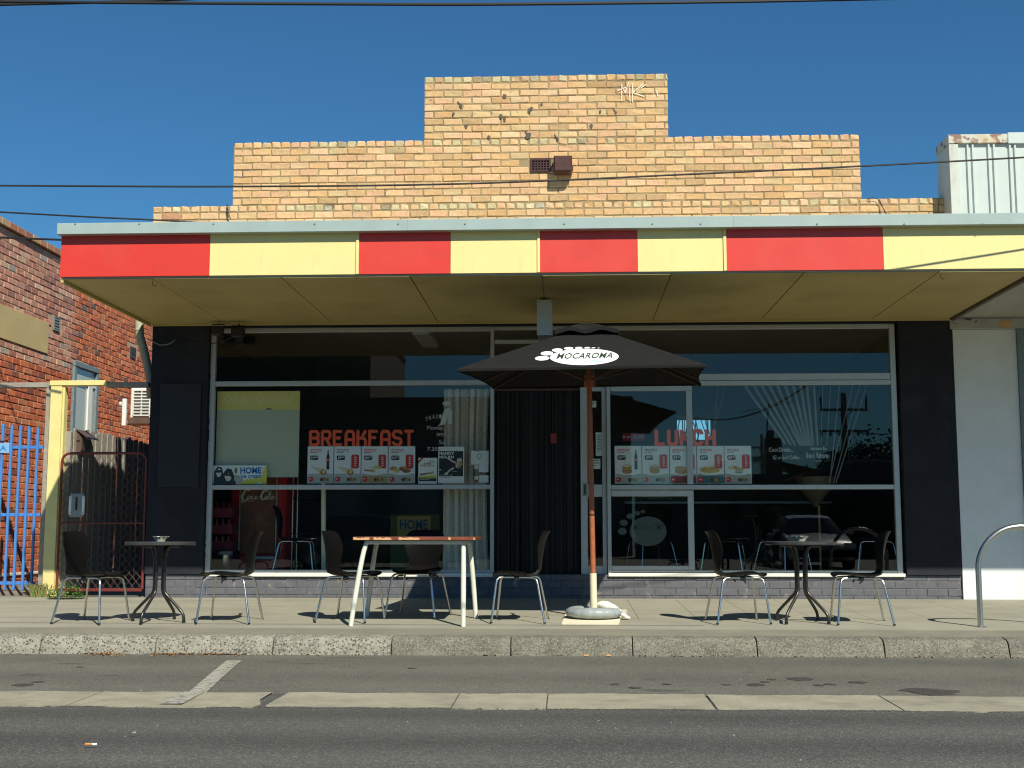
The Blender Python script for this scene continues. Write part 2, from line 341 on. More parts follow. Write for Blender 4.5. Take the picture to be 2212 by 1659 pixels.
# ------------------------------------------------------------------ text and strokes
_txt = {}
def text_polys(s, shear=0, bold=0):
    """triangulated outline of a word in the built-in font: list of verts, faces, width (height of capitals about 0.73)"""
    k = (s, shear, bold)
    if k in _txt: return _txt[k]
    c = bpy.data.curves.new('t', 'FONT'); c.body = s; c.shear = shear; c.offset = bold; c.resolution_u = 2; c.size = 1
    o = bpy.data.objects.new('t', c); COL.objects.link(o); bpy.context.view_layer.update()
    me = bpy.data.meshes.new_from_object(o.evaluated_get(bpy.context.evaluated_depsgraph_get()))
    vs = [tuple(v.co) for v in me.vertices]; fs = [list(p.vertices) for p in me.polygons]
    bpy.data.objects.remove(o); bpy.data.curves.remove(c); bpy.data.meshes.remove(me)
    x0 = min((v[0] for v in vs), default=0); x1 = max((v[0] for v in vs), default=1); y0 = min((v[1] for v in vs), default=0); y1 = max((v[1] for v in vs), default=1)
    _txt[k] = (vs, fs, x0, x1, y0, y1); return _txt[k]
def put_text(mb, s, x0, z0, w, h, Y, m=0, shear=0, bold=0, fn=None):
    """fits the word into a rectangle; fn maps (u, v) to a point, otherwise the plane Y"""
    vs, fs, a0, a1, b0, b1 = text_polys(s, shear, bold)
    q = []
    for v in vs:
        u = x0+(v[0]-a0)/(a1-a0)*w; t = z0+(v[1]-b0)/(b1-b0)*h
        q.append(fn(u, t) if fn else (u, Y, t))
    mb.add(q, fs, m)
def ribbon(mb, pts, width, fn, m=0, closed=False):
    """flat stroke with mitred corners; width may be a list"""
    P = [Vector((p[0], p[1])) for p in pts]; n = len(P); W = width if isinstance(width, (list, tuple)) else [width]*n; vs = []
    for i in range(n):
        a = P[i-1] if (i or closed) else None; b = P[(i+1) % n] if (i < n-1 or closed) else None
        d1 = (P[i]-a).normalized() if a is not None else (b-P[i]).normalized(); d2 = (b-P[i]).normalized() if b is not None else d1
        nn = Vector((-(d1.y+d2.y), d1.x+d2.x)); nn = nn.normalized() if nn.length > 1e-6 else Vector((-d1.y, d1.x))
        k = max(.45, nn.dot(Vector((-d1.y, d1.x)))); o = nn*(W[i]/2/k)
        vs += [fn(*(P[i]+o)), fn(*(P[i]-o))]
    mb.add(vs, [[2*i, 2*i+1, (2*i+3) % (2*n), (2*i+2) % (2*n)] for i in range(n if closed else n-1)], m)
def strokebox(mb, pts, width, fn3, d, m=0, closed=False):
    P = [Vector(p) for p in pts]; n = len(P); L_, R_ = [], []
    for i in range(n):
        a = P[i-1] if (i or closed) else None; b = P[(i+1) % n] if (i < n-1 or closed) else None
        d1 = (P[i]-a).normalized() if a is not None else (b-P[i]).normalized(); d2 = (b-P[i]).normalized() if b is not None else d1
        nn = Vector((-(d1.y+d2.y), d1.x+d2.x)); nn = nn.normalized() if nn.length > 1e-6 else Vector((-d1.y, d1.x))
        k = max(.5, nn.dot(Vector((-d1.y, d1.x)))); o = nn*(width/2/k); L_.append(P[i]+o); R_.append(P[i]-o)
    vs = []
    for i in range(n): vs += [fn3(L_[i].x, L_[i].y, 0), fn3(R_[i].x, R_[i].y, 0), fn3(R_[i].x, R_[i].y, d), fn3(L_[i].x, L_[i].y, d)]
    fs = []
    for i in range(n if closed else n-1):
        a, b = 4*i, 4*((i+1) % n)
        for k in range(4): fs.append([a+k, a+(k+1) % 4, b+(k+1) % 4, b+k])
    if not closed: fs += [[3,2,1,0], [4*n-4, 4*n-3, 4*n-2, 4*n-1]]
    mb.add(vs, fs, m)

# ================================================================== GROUND
def struct(o, cat=None): o['kind'] = 'structure'; return o
KY, KH = -4.14, .15                              # front edge and height of the kerb
zk = gz(KY); zr = zk-KH                          # top of the kerb, road at its foot
mb = MB(); mb.box(-420, 420, -420, 420, -1.2, -.42); struct(build(mb, 'ground', M['oldconcrete']))
def sheet(name, prof, x0, x1, m):
    """closed slab following a profile of (Y, z)"""
    mb = MB(); n = len(prof); vs = []
    for x in (x0, x1):
        vs += [(x, y, z) for y, z in prof]+[(x, y, -.6) for y, z in prof]
    k = 2*n; fs = []
    for i in range(n-1):
        fs += [[i, i+1, k+i+1, k+i], [n+i, k+n+i, k+n+i+1, n+i+1]]
    fs += [[0, k, k+n, n], [n-1, 2*n-1, k+2*n-1, k+n-1]]
    fs += [[i, n+i, n+i+1, i+1] for i in range(n-1)]+[[k+i, k+i+1, k+n+i+1, k+n+i] for i in range(n-1)]
    mb.add(vs, fs); return struct(build(mb, name, m))
YS0, YS1 = -6.40, -7.04                          # edging strip between parking lane and carriageway
zs = -.285
sheet('parking_lane', [(YS0+.002, zs-.012), (-5.2, zr-.012), (KY-.004, zr)], -60, 60, M['asphalt'])
sheet('road', [(-13.4, -.29), (-9.5, -.21), (-8, -.262), (YS1-.002, zs-.012)], -60, 60, M['asphalt2'])
sheet('far_footpath', [(-60, -.1), (-13.4, -.14)], -60, 60, M['oldconcrete'])
fp = sheet('footpath', [(KY+.182, gz(KY+.18)-.004), (-3.42, gz(-3.42)-.004)], -60, 60, M['oldconcrete'])
mb = MB(); mb.box(-60, 60, -3.416, .5, -.6, -.12); build(mb, 'bedding', M['oldconcrete'], fp)
def slab(x0, x1, y0, y1, m):
    mb = MB(); g = .0022
    vs = [(x0+g, y0+g, gz(y0)), (x1-g, y0+g, gz(y0)), (x1-g, y1-g, gz(y1)), (x0+g, y1-g, gz(y1))]
    vs += [(a, b, -.118) for a, b, c in vs]; mb.add(vs, [(0,1,2,3), (7,6,5,4), (0,4,5,1), (1,5,6,2), (2,6,7,3), (3,7,4,0)])
    return build(mb, 'paving_slab', m, fp)
xj = gp(1348, 1284).x
slab(-4.985, xj-.56, -2.62, -.012, M['concrete'])
k = xj-.56
while k < 8:
    slab(k, k+.56, -2.62, -.012, M['concrete']); k += .56
slab(-4.985, 8.2, -3.414, -2.62, M['concrete'])
slab(-9, -4.985, -3.414, -.012, M['concrete']); slab(-7.45, -4.985, -.012, 10, M['oldconcrete'])
# kerb of long concrete stones
kb = bpy.data.objects.new('kerb', None); COL.objects.link(kb); struct(kb)
jx = [gp(x, 1385).x for x in (42, 303, 568, 834, 1100, 1370, 1644, 1922)]
st = (jx[-1]-jx[0])/7
jx = [jx[0]-st*k for k in (3, 2, 1)]+jx+[jx[-1]+st*k for k in (1, 2, 3)]
for i in range(len(jx)-1):
    a, b = jx[i]+.005, jx[i+1]-.005; mb = MB(); dz = rnd.uniform(-.004, .004)
    pr = [(KY+.18, zk+.004), (KY+.07, zk+dz), (KY+.030, zk-.010+dz), (KY+.006, zk-.042+dz), (KY-.03, zr-.02), (KY-.02, -.6), (KY+.18, -.6)]
    n = len(pr); K = 26; vs = []
    for k in range(K+1):
        x = a+(b-a)*k/K; e = rnd.uniform(0, .007)*(1 if rnd.random() < .8 else 2.2); e2 = rnd.uniform(-.003, .003)
        if k in (0, K): e += .008
        vs += [(x, y+(e if j in (2, 3) else 0)+(e2 if j == 3 else 0), z-(e*.8 if j in (1, 2) else 0)) for j, (y, z) in enumerate(pr)]
    mb.add(vs, [list(range(n)), list(range((K+1)*n-1, K*n-1, -1))]+[[k*n+q, (k+1)*n+q, (k+1)*n+(q+1) % n, k*n+(q+1) % n] for k in range(K) for q in range(n)])
    build(mb, 'kerb_stone', M['kerb'] if i < 6 else M['kerb2'], kb, smooth=35)
# edging strip, broken in places
es = bpy.data.objects.new('edging_strip', None); COL.objects.link(es); struct(es)
ex = [-12, at(187, 1500, 0).x*.46]
ex = [-14]+[(-(1225-x)*8.0/2700) for x in (-260, 187, 592, 986, 1180, 1525, 1900, 2330)]+[9, 14]
for i in range(len(ex)-1):
    mb = MB(); a, b = ex[i], ex[i+1]; K = 36; wa, wb = 0, 0; g1_, g2_ = rnd.uniform(.003, .009), rnd.uniform(.003, .009)
    top = []; bot = []
    for k in range(K+1):
        x = a+g1_+(b-a-g1_-g2_)*k/K+(rnd.uniform(-.006, .006) if 0 < k < K else 0); wa = max(-.03, min(.03, wa+rnd.uniform(-.014, .014))); wb = max(-.03, min(.03, wb+rnd.uniform(-.014, .014)))
        top.append((x, YS0-.012+wa+(.05 if i == 3 and k == 0 else 0), zs+.004)); bot.append((x, YS1+.01+wb, zs-.004))
    if i == 2: top[-1] = (b-.16, YS0-.02, zs); top[-2] = (b-.3, YS0, zs); bot[-1] = (b-.02, YS1+.1, zs)
    if i == 3: top[0] = (a+.2, YS0-.06, zs); bot[0] = (a+.03, YS1+.02, zs)
    ring = top+bot[::-1]; n = len(ring)
    mb.add(ring+[(x, y, -.6) for x, y, z in ring], [[k, k+1, 2*K-k, 2*K+1-k] for k in range(K)]+[[k, n+k, n+(k+1) % n, (k+1) % n] for k in range(n)])
    build(mb, 'edging_block', M['edging'], es)
mb = MB(); mb.box(-60, 60, YS1-.004, YS0+.004, -.6, zs-.0075); build(mb, 'crack_bed', M['asphalt2'], es)
# painted bay line, worn
def onroad(Y):
    if Y > -5.2: return zr-.012+(Y+5.2)/(KY+5.2)*.012
    return (zr-.012)+(Y+5.2)/(YS0+5.2)*(zs-zr)
mb = MB(); lp = []
for k in range(9):
    t = k/8; x = -2.68+(-2.46+2.68)*t; y = -4.62+(-6.38+4.62)*t; z = onroad(y)+.005
    lp.append((x, y, z))
vs = []
for x, y, z in lp: vs += [(x-.06, y, z), (x+.06, y, z)]
mb.add(vs, [[2*k, 2*k+1, 2*k+3, 2*k+2] for k in range(8)])
mb.add([(-2.53, YS0-.03, zs+.008), (-2.39, YS0-.03, zs+.008), (-2.37, YS1+.05, zs+.004), (-2.51, YS1+.05, zs+.004)], [(0,1,2,3)])
bl = build(mb, 'bay_line', M['linepaint']); struct(bl)

# ================================================================== CAFE BUILDING
cafe = thing('cafe_building', 'cream brick cafe with stepped parapet, charcoal pillars and a red and cream striped awning', 'building', (0, 0, 0))
XL, XR = at(322, 1000, 0).x, at(2066, 1000, 0).x
z1, z2, z3 = at(1180, 162, 0).z, at(1180, 305, 0).z, at(1180, 436, 0).z
PITCHZ = (z1-z3)/18
BL = .2345
steps = [(at(330, 450, 0).x, at(2043, 430, 0).x), (at(503, 380, 0).x, at(1859, 370, 0).x), (at(916, 240, 0).x, at(1443.5, 240, 0).x)]
parapet = MB()
zb = z3-6*PITCHZ
tops = [z3, z2, z1]; zlo = zb
for (a, b), t in zip(steps, tops):
    parapet.box(a+.004, b-.004, .007, .23, zlo, t-.006); zlo = t-.006
# one mortar core per step, butted end to end
par = build(parapet, 'parapet', M['mortar'], cafe)
PAL = [((0.600,0.384,0.183), 9), ((0.630,0.409,0.209), 9), ((0.570,0.349,0.157), 6), ((0.610,0.373,0.204), 7), ((0.650,0.438,0.246), 7), ((0.560,0.399,0.199), 4), ((0.500,0.329,0.157), 2.5), ((0.600,0.364,0.209), 1.5), ((0.500,0.359,0.188), 1.0), ((0.450,0.289,0.146), .5), ((0.420,0.378,0.261), .1), ((0.480,0.249,0.136), .15)]
def pick(pal, r=rnd):
    t = r.uniform(0, sum(q for c, q in pal))
    for c, q in pal:
        t -= q
        if t <= 0: break
    k = r.uniform(.9, 1.1); return tuple(min(1, v*k) for v in c)
bricks = []                                      # (row from the bottom, x0, x1, z0, header)
for r in range(24):
    ztop = z1-(23-r)*PITCHZ
    step = 2 if r >= 15 else 1 if r >= 6 else 0
    a, b = steps[step]
    hd = r in (5, 14, 23)
    p = BL/2 if hd else BL
    x = a - (0 if (hd or r % 2) else BL/2) + (.0 if not hd else rnd.uniform(0, .0))
    while x < b-.02:
        x0, x1 = max(x, a), min(x+p, b)
        if x1-x0 > .03: bricks.append((r, x0, x1, ztop-PITCHZ, hd))
        x += p*rnd.uniform(.985, 1.015) if hd else p
skipvent = (at(1146, 357, 0).x, at(1190, 357, 0).x, at(1170, 371, 0).z, at(1170, 342, 0).z)
PALH = PAL+[((.54,.45,.25), 9), ((.57,.48,.28), 6), ((.40,.38,.27), 1.2), ((.33,.27,.16), 1)]
singles = sorted([i for i, q in enumerate(bricks) if not q[4] and q[2]-q[1] > BL*.9 and q[0] >= 3], key=lambda i: (bricks[i][0], abs(bricks[i][1])))[:300]
singles = set(singles); shared = {}; many = MB()
for i, (r, x0, x1, z0, hd) in enumerate(bricks):
    if x1 > skipvent[0]+.03 and x0 < skipvent[1]-.03 and z0+PITCHZ > skipvent[2]+.02 and z0 < skipvent[3]-.02:
        continue
    col = pick(PALH if hd else PAL); dy = rnd.uniform(-.0025, .002)
    if r >= 22 and rnd.random() < .3: col = tuple(v*.72 for v in col)
    if i in singles:
        v = rnd.randrange(10)
        if v not in shared:
            q = MB(); q.cbox(-BL/2+.005, BL/2-.005, 0, .1, -PITCHZ/2+.005, PITCHZ/2-.005, c=.008, jit=.004)
            o = build(q, 'brick', M['brick_cream'], par, local=True); shared[v] = o.data; o.location = Vector(((x0+x1)/2, dy, z0+PITCHZ/2)); o.color = col+(1,)
        else: share('brick', shared[v], par, ((x0+x1)/2, dy, z0+PITCHZ/2), color=col)
    else:
        many.cbox(x0+.005, x1-.005, dy, dy+.1, z0+.005, z0+PITCHZ-.005, c=.012 if hd else .008, col=col, jit=.0045)
build(many, 'brick_remainder', M['brick_cream_many'], par, kind='stuff')
# air vent and electrical box high on the parapet
mb = MB(); a0, a1, c0, c1 = skipvent; mb.box(a0, a1, .002, .0065, c0, c1, 1)
for (u0, u1, v0, v1) in ((a0, a0+.02, c0, c1), (a1-.02, a1, c0, c1), (a0+.02, a1-.02, c0, c0+.015), (a0+.02, a1-.02, c1-.03, c1)): mb.box(u0, u1, -.016, .0015, v0, v1)
for k in range(1, 6): x = a0+.02+(a1-a0-.04)*k/6; mb.box(x-.006, x+.006, -.012, .0015, c0+.015, c1-.03)
for k in range(1, 4): z = c0+.015+(c1-c0-.045)*k/4; mb.box(a0+.02, a1-.02, -.010, .0012, z-.005, z+.005)
build(mb, 'air_vent', [M['rustbox'], M['dark']], cafe)
p0 = at(1196, 372, -.16); p1 = at(1236, 336, -.16)
mb = MB(); mb.cbox(p0.x, p1.x, -.17, -.012, p0.z, p1.z, .008); mb.cbox(p0.x+.012, p1.x-.012, -.19, -.171, p0.z+.012, p1.z-.012, .006)
mb.box(p1.x+.001, p1.x+.012, -.1, -.05, p0.z+.04, p0.z+.09)
jb = build(mb, 'junction_box', M['rustbox'], cafe)
mb = MB(); x0 = at(1491, 450, -.02).x
mb.tube([at(491, 441, -.02), at(490, 455, -.03), at(494, 470, -.05)], .006, 6); mb.tube([at(490, 443, -.02), at(493, 458, -.04), at(498, 473, -.05)], .005, 6)
build(mb, 'roof_cable', M['cable'], cafe)
mb = MB(); mb.tube([at(1872, 430, -.02), at(1884, 427, -.03), at(1896, 430, -.03), at(1908, 450, -.04), at(1920, 470, -.05)], .004, 5); mb.tube([at(1900, 432, -.03), at(1906, 445, -.05), at(1916, 472, -.07)], .004, 5)
build(mb, 'roof_cable', M['cable'], cafe)
# dark splats and a white scrawl on the top block
mb = MB()
for x, y, r in ((995, 227, 4.5), (1090, 207, 5), (1143, 238, 4), (1082, 250, 4.2), (1007, 272, 4.2), (1141, 292, 6.5), (1056, 296, 3.5), (1277, 271, 4), (1297, 240, 3), (1090, 258, 3.5), (1170, 224, 3), (1148, 233, 3), (980, 245, 2.5), (1330, 242, 3), (1204, 299, 3)):
    mb = MB(); c = at(x, y, -.0095); n = 11; q = []
    for k in range(n):
        rr = r/183*rnd.uniform(.6, 1.15); q.append((c.x+rr*math.cos(6.283*k/n), c.z+rr*1.2*math.sin(6.283*k/n)-(.01 if k > 6 else 0)))
    mb.prism(q, lambda u, v, w_: (u, c.y+w_, v), .004)
    if rnd.random() < .2: mb.prism([(c.x-.01, c.z), (c.x-.04, c.z+.05), (c.x-.034, c.z+.055), (c.x+.004, c.z+.008)], lambda u, v, w_: (u, c.y+.001+w_, v), .003)
    build(mb, 'paint_splat', M['splat'], cafe)
mb = MB()
def wf(x, y): p = at(x, y, -.011); return (p.x, p.y, p.z)
for q in ([(1343, 218), (1342, 182), (1350, 200), (1358, 178), (1361, 219)], [(1366, 180), (1366, 220)], [(1388, 182), (1367, 200), (1392, 208)], [(1396, 182), (1384, 190)], [(1418, 195), (1421, 208)], [(1334, 196), (1352, 188)]):
    mb = MB(); ribbon(mb, q, 2.2, wf); build(mb, 'graffiti_stroke', M['scrawl'], cafe)
# shell of the shop: header wall, pillars, side and back walls, roof, floor
zsof = 3.262
zt = at(1500, 703, .05).z                        # underside of the header
XA = at(449, 975, .06).x; XB = at(1946, 975, .06).x  # window openings
mb = MB(); mb.box(XA, XB, -.015, .25, zt, zb); build(mb, 'header_wall', M['charcoal'], cafe)
zp = .275
for a, b in ((XL, XA), (XB, XR)):
    K = 9; mb = MB(); L_ = []; 
    mb.box(a, b, -.03, .25, zp, zb); build(mb, 'pillar', M['charcoal'], cafe)
FL = .235
mb = MB(); mb.box(XL, XL+.2, .25, 7.2, -.1, 4.19); build(mb, 'side_wall', M['charcoal'], cafe); mb = MB(); mb.box(XR-.2, XR, .25, 7.2, -.1, 4.19); build(mb, 'side_wall', M['charcoal'], cafe)
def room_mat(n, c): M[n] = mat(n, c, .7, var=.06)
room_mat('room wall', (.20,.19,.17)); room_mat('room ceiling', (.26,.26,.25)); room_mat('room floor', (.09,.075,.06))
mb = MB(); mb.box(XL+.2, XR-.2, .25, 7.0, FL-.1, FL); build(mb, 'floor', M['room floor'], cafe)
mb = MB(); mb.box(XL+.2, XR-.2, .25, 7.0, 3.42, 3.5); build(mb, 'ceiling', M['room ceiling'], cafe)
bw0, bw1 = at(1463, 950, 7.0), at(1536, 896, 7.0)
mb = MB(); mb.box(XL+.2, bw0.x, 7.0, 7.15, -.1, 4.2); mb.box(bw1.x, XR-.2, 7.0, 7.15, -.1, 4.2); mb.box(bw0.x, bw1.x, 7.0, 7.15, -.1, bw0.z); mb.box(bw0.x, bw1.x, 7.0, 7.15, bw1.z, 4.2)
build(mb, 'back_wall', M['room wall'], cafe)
mb = MB(); mb.box(bw0.x, bw1.x, 7.03, 7.05, bw1.z-.09, bw1.z)
build(mb, 'roller_blind', M['board'], cafe)
mb = MB(); mb.box(XL, XR, .23, 7.25, 4.2, 4.3); build(mb, 'roof', M['ribbed'], cafe)
# plinth of painted bricks with a white sill on it
pl = MB(); pl.box(XL+.005, XR-.005, .006, .245, -.12, zp-.003); pli = build(pl, 'plinth', M['greypaint'], cafe)
dx0, dx1 = at(1066, 1240, .06).x, at(1304, 1240, .06).x   # doorway
hts = [(-.03, .03), (.034, .116), (.12, .202), (.206, .270)]
xb_cache = {}
for r, (a, b) in enumerate(hts):
    x = XL-(0 if r % 2 else .12)
    while x < XR-.02:
        x0, x1 = max(x, XL), min(x+.24, XR); x += .24
        if x1-x0 < .04: continue
        k = (round(x1-x0, 2), r)
        loc = ((x0+x1)/2, rnd.uniform(-.004, .002), (a+b)/2)
        if k not in xb_cache:
            q = MB(); q.cbox(-(x1-x0)/2+.003, (x1-x0)/2-.003, 0, .09, -(b-a)/2, (b-a)/2, .005, jit=.002)
            o = build(q, 'plinth_brick', M['greypaint'], pli); o.location = loc; xb_cache[k] = o.data
        else: share('plinth_brick', xb_cache[k], pli, loc)

# ragged paint where the pillars meet the window frames
for xj_, sgn in ((XA, 1), (XB, -1)):
    q = MB(); pts = []; n = 46
    z_ = zp+.02
    while z_ < zt-.02: pts.append((xj_+sgn*rnd.choice([.004, .006, .009, .014, .022, .007]), z_)); z_ += rnd.uniform(.02, .07)
    q.prism([(xj_-sgn*.02, zp+.02)]+pts+[(xj_-sgn*.02, zt-.02)], lambda u, v, w_: (u, .0095+w_, v), .009); build(q, 'paint_edge', M['charcoal'], cafe)
# ------------------------------------------------------------------ windows and doorway
YF0, YF1 = .02, .085
def bar(mb, x0, x1, y0, y1, dy=0, m=0, ym=None):
    """frame member given by its edges in the survey"""
    xm, yv = (x0+x1)/2, (y0+y1)/2
    vert = (x1-x0) < (y1-y0)
    a = at(x0, 975 if vert else yv, YF0+dy); b = at(x1, 975 if vert else yv, YF0+dy); t = at(xm, y0, YF0+dy); u = at(xm, y1, YF0+dy)
    mb.cbox(a.x, b.x, YF0+dy, YF1+dy*.5, u.z, t.z, .004, m)
def vx(x): return at(x, 975, YF0).x
def hz(y, x=1200): return at(x, y, YF0).z
def pane_box(mb, x0, x1, y0, y1, x=1200, Y=.052):
    mb.box(vx(x0), vx(x1), Y, Y+.006, hz(y1, x), hz(y0, x))
wl = MB()
zT0, zT1 = hz(718, 760), hz(707, 760); 
def vbar(mb, x0, x1, z0, z1, dy=0, m=0): mb.cbox(vx(x0), vx(x1), YF0+dy, YF1, z0, z1, .004, m)
def hbar(mb, x0, x1, y0, y1, x, dy=.002, m=0): mb.cbox(vx(x0), vx(x1), YF0+dy, YF1-.002, hz(y1, x), hz(y0, x), .004, m)
zsill = hz(1237, 760)
vbar(wl, 449, 460, zsill, zt); vbar(wl, 1059, 1067, zsill, zt)
hbar(wl, 460, 1059, 707, 717, 760); hbar(wl, 460, 1059, 822, 832.5, 760); hbar(wl, 460, 1059, 1047, 1057, 760); hbar(wl, 460, 1059, 1231, 1237, 760, .006)
wlo = build(wl, 'shop_window', M['alu'], cafe)
for y0, y1 in ((717, 822), (832.5, 1047), (1057, 1231)):
    q = MB(); pane_box(q, 460, 1059, y0, y1, 760); build(q, 'pane', M['pane'], wlo)
q = MB(); q.cbox(vx(449), vx(1066), -.035, YF1, hz(1246, 760), zsill-.001, .006); build(q, 'sill', M['sill'], wlo)
wr = MB()
vbar(wr, 1311, 1319, zsill, zt); vbar(wr, 1930, 1942, zsill, zt)
hbar(wr, 1319, 1930, 701, 711, 1620); hbar(wr, 1319, 1930, 822, 832, 1620); hbar(wr, 1319, 1930, 806.5, 821.5, 1620, .012); hbar(wr, 1319, 1930, 1047, 1057, 1620); hbar(wr, 1319, 1930, 1232, 1237, 1620, .006)
wro = build(wr, 'shop_window', M['alu'], cafe)
for y0, y1 in ((711, 806.5), (832, 1047), (1057, 1232)):
    q = MB(); pane_box(q, 1319, 1930, y0, y1, 1620); build(q, 'pane', M['pane'], wro)
for y0, y1, ys in ((832.5, 844, (844, 1046.5)), (1059, 1072, (1072, 1231))):
    q = MB(); hbar(q, 1319.5, 1497, y0, y1, 1400, .012); q.cbox(vx(1484), vx(1497), YF0+.010, YF1-.03, hz(ys[1], 1400), hz(ys[0]-.3, 1400), .004)
    if y0 > 1000: hbar(q, 1319.5, 1484, 1222, 1231.5, 1400, .012)
    build(q, 'sliding_sash', M['alu'], wro)
q = MB(); q.cbox(vx(1311.5), vx(1944), -.035, YF1, hz(1246, 1620), zsill-.001, .006); build(q, 'sill', M['sill'], wro)
df = MB()
vbar(df, 1060.5, 1067, zsill, zt, .004) if False else None
hbar(df, 1067.5, 1310.5, 826, 834, 1200); hbar(df, 1067.5, 1310.5, 704, 712, 1200); hbar(df, 1067.5, 1310.5, 733, 741, 1200, .006)
th_ = MB(); th_.cbox(vx(1067.5), vx(1310.5), YF0+.004, YF1+.1, hz(1250, 1200), hz(1246, 1200), .004)
dfo = build(df, 'door_frame', M['alu'], cafe); build(th_, 'threshold', M['alu'], cafe)
q = MB(); q.box(vx(1067.5), vx(1310.5), .052, .058, hz(826), hz(741)); build(q, 'pane', M['pane'], dfo)
q = MB(); q.box(vx(1067.5), vx(1310.5), .052, .058, hz(733), hz(712)); build(q, 'pane', M['pane'], dfo)
dl = MB(); zd0, zd1 = hz(1246)+.003, hz(834)
def dbox(x0, x1, z0, z1, dy=0): dl.cbox(vx(x0), vx(x1), .088+dy, .125, z0, z1, .004)
dbox(1254, 1269, zd0, zd1); dbox(1301, 1310.4, zd0, zd1, .004); dbox(1269, 1301, hz(844), zd1, .003); dbox(1269, 1301, hz(1073), hz(1046), .003); dbox(1269, 1301, zd0, hz(1222), .003)
dlo = build(dl, 'sliding_door', M['alu'], cafe)
q = MB(); q.box(vx(1269), vx(1301), .104, .110, hz(1046), hz(844)); q.box(vx(1269), vx(1301), .104, .110, hz(1222), hz(1073)); build(q, 'pane', M['pane'], dlo)
q = MB(); q.cbox(vx(1259), vx(1267), .078, .088, hz(1071), hz(1043), .003); q.box(vx(1261.5), vx(1264.5), .074, .0785, hz(1067), hz(1047), 1); build(q, 'handle', [M['grey'], M['dark']], dlo)

# ------------------------------------------------------------------ awning
YA = -2.73
aw = MB()
XAL, XAR = at(131, 550, YA).x, 8.5
fz0, fz1 = at(1180, 589, YA).z, at(1180, 492, YA).z
aw.box(XAL+.02, XAR, YA+.02, -.035, zsof+.012, fz1-.02)
awo = build(aw, 'awning', M['alu_old'], cafe)
xs = [(131, 453, 'red'), (453, 769, 'cream'), (775.5, 973, 'red'), (973, 1160.5, 'cream'), (1166.5, 1377, 'red'), (1377, 1562.5, 'cream'), (1569, 1908, 'red'), (1908, None, 'cream')]
for a, b, c in xs:
    x0 = at(a, 545, YA).x; x1 = at(b, 545, YA).x if b else XAR
    q = MB(); q.cbox(x0+.001, x1-.001, YA, YA+.018, fz0, fz1, .0025); build(q, 'fascia_panel', M[c], awo)
for a, b in ((769, 775.5), (1160.5, 1166.5), (1562.5, 1569)):
    q = MB(); q.cbox(at(a, 545, YA).x, at(b, 545, YA).x, YA-.014, YA+.018, fz0+.001, fz1, .002); build(q, 'joint_strip', M['cream'], awo)
q = MB(); q.cbox(XAL-.001, XAL+.018, YA+.02, -.04, fz0, fz1, .002); build(q, 'end_panel', M['cream'], awo)
# flashing along the top, screwed
gx = [at(126, 490, YA-.05).x, at(880, 490, YA-.05).x, at(1584, 490, YA-.05).x, XAR]
g0, g1 = at(1180, 497, YA-.05).z, at(1180, 472.5, YA-.05).z
for a, b in zip(gx[:-1], gx[1:]):
    q = MB(); q.cbox(a, b, YA-.085, YA+.14, g0, g1, .004); build(q, 'gutter', M['gutter'], awo)
q = MB()
for x in (165, 303, 463, 681, 861, 1005, 1219, 1409, 1513, 1764, 1952, 2120):
    p = at(x, 485, YA-.06); q.prism([(p.x+.008*math.cos(k), p.z+.008*math.sin(k)) for k in (0, 1, 2, 3, 4, 5)], lambda u, v, w_: (u, YA-.092+w_, v), .007)
build(q, 'screw', M['grey'], awo)
# soffit sheets with open joints
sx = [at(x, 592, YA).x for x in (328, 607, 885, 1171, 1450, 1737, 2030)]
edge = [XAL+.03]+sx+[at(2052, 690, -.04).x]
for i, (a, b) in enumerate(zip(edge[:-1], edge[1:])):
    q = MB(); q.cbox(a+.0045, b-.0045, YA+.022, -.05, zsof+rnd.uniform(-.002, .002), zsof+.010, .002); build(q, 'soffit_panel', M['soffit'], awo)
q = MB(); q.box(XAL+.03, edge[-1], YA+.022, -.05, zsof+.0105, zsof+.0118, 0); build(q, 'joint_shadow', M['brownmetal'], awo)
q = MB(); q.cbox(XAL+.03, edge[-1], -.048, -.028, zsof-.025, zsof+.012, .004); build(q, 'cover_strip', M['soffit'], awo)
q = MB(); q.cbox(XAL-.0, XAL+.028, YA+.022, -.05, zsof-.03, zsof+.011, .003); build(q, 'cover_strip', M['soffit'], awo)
for x, y in ((330, 612), (2032, 600)):
    p = at(x, y-8, YA+.12); q = MB()
    q.tube([(p.x, p.y, zsof), (p.x, p.y, zsof-.03)]+[(p.x+.016-.016*math.cos(a), p.y, zsof-.035-.016*math.sin(a)) for a in (0, .8, 1.6, 2.4, 3.1)], .003, 6); build(q, 'hook', M['brownmetal'], awo)

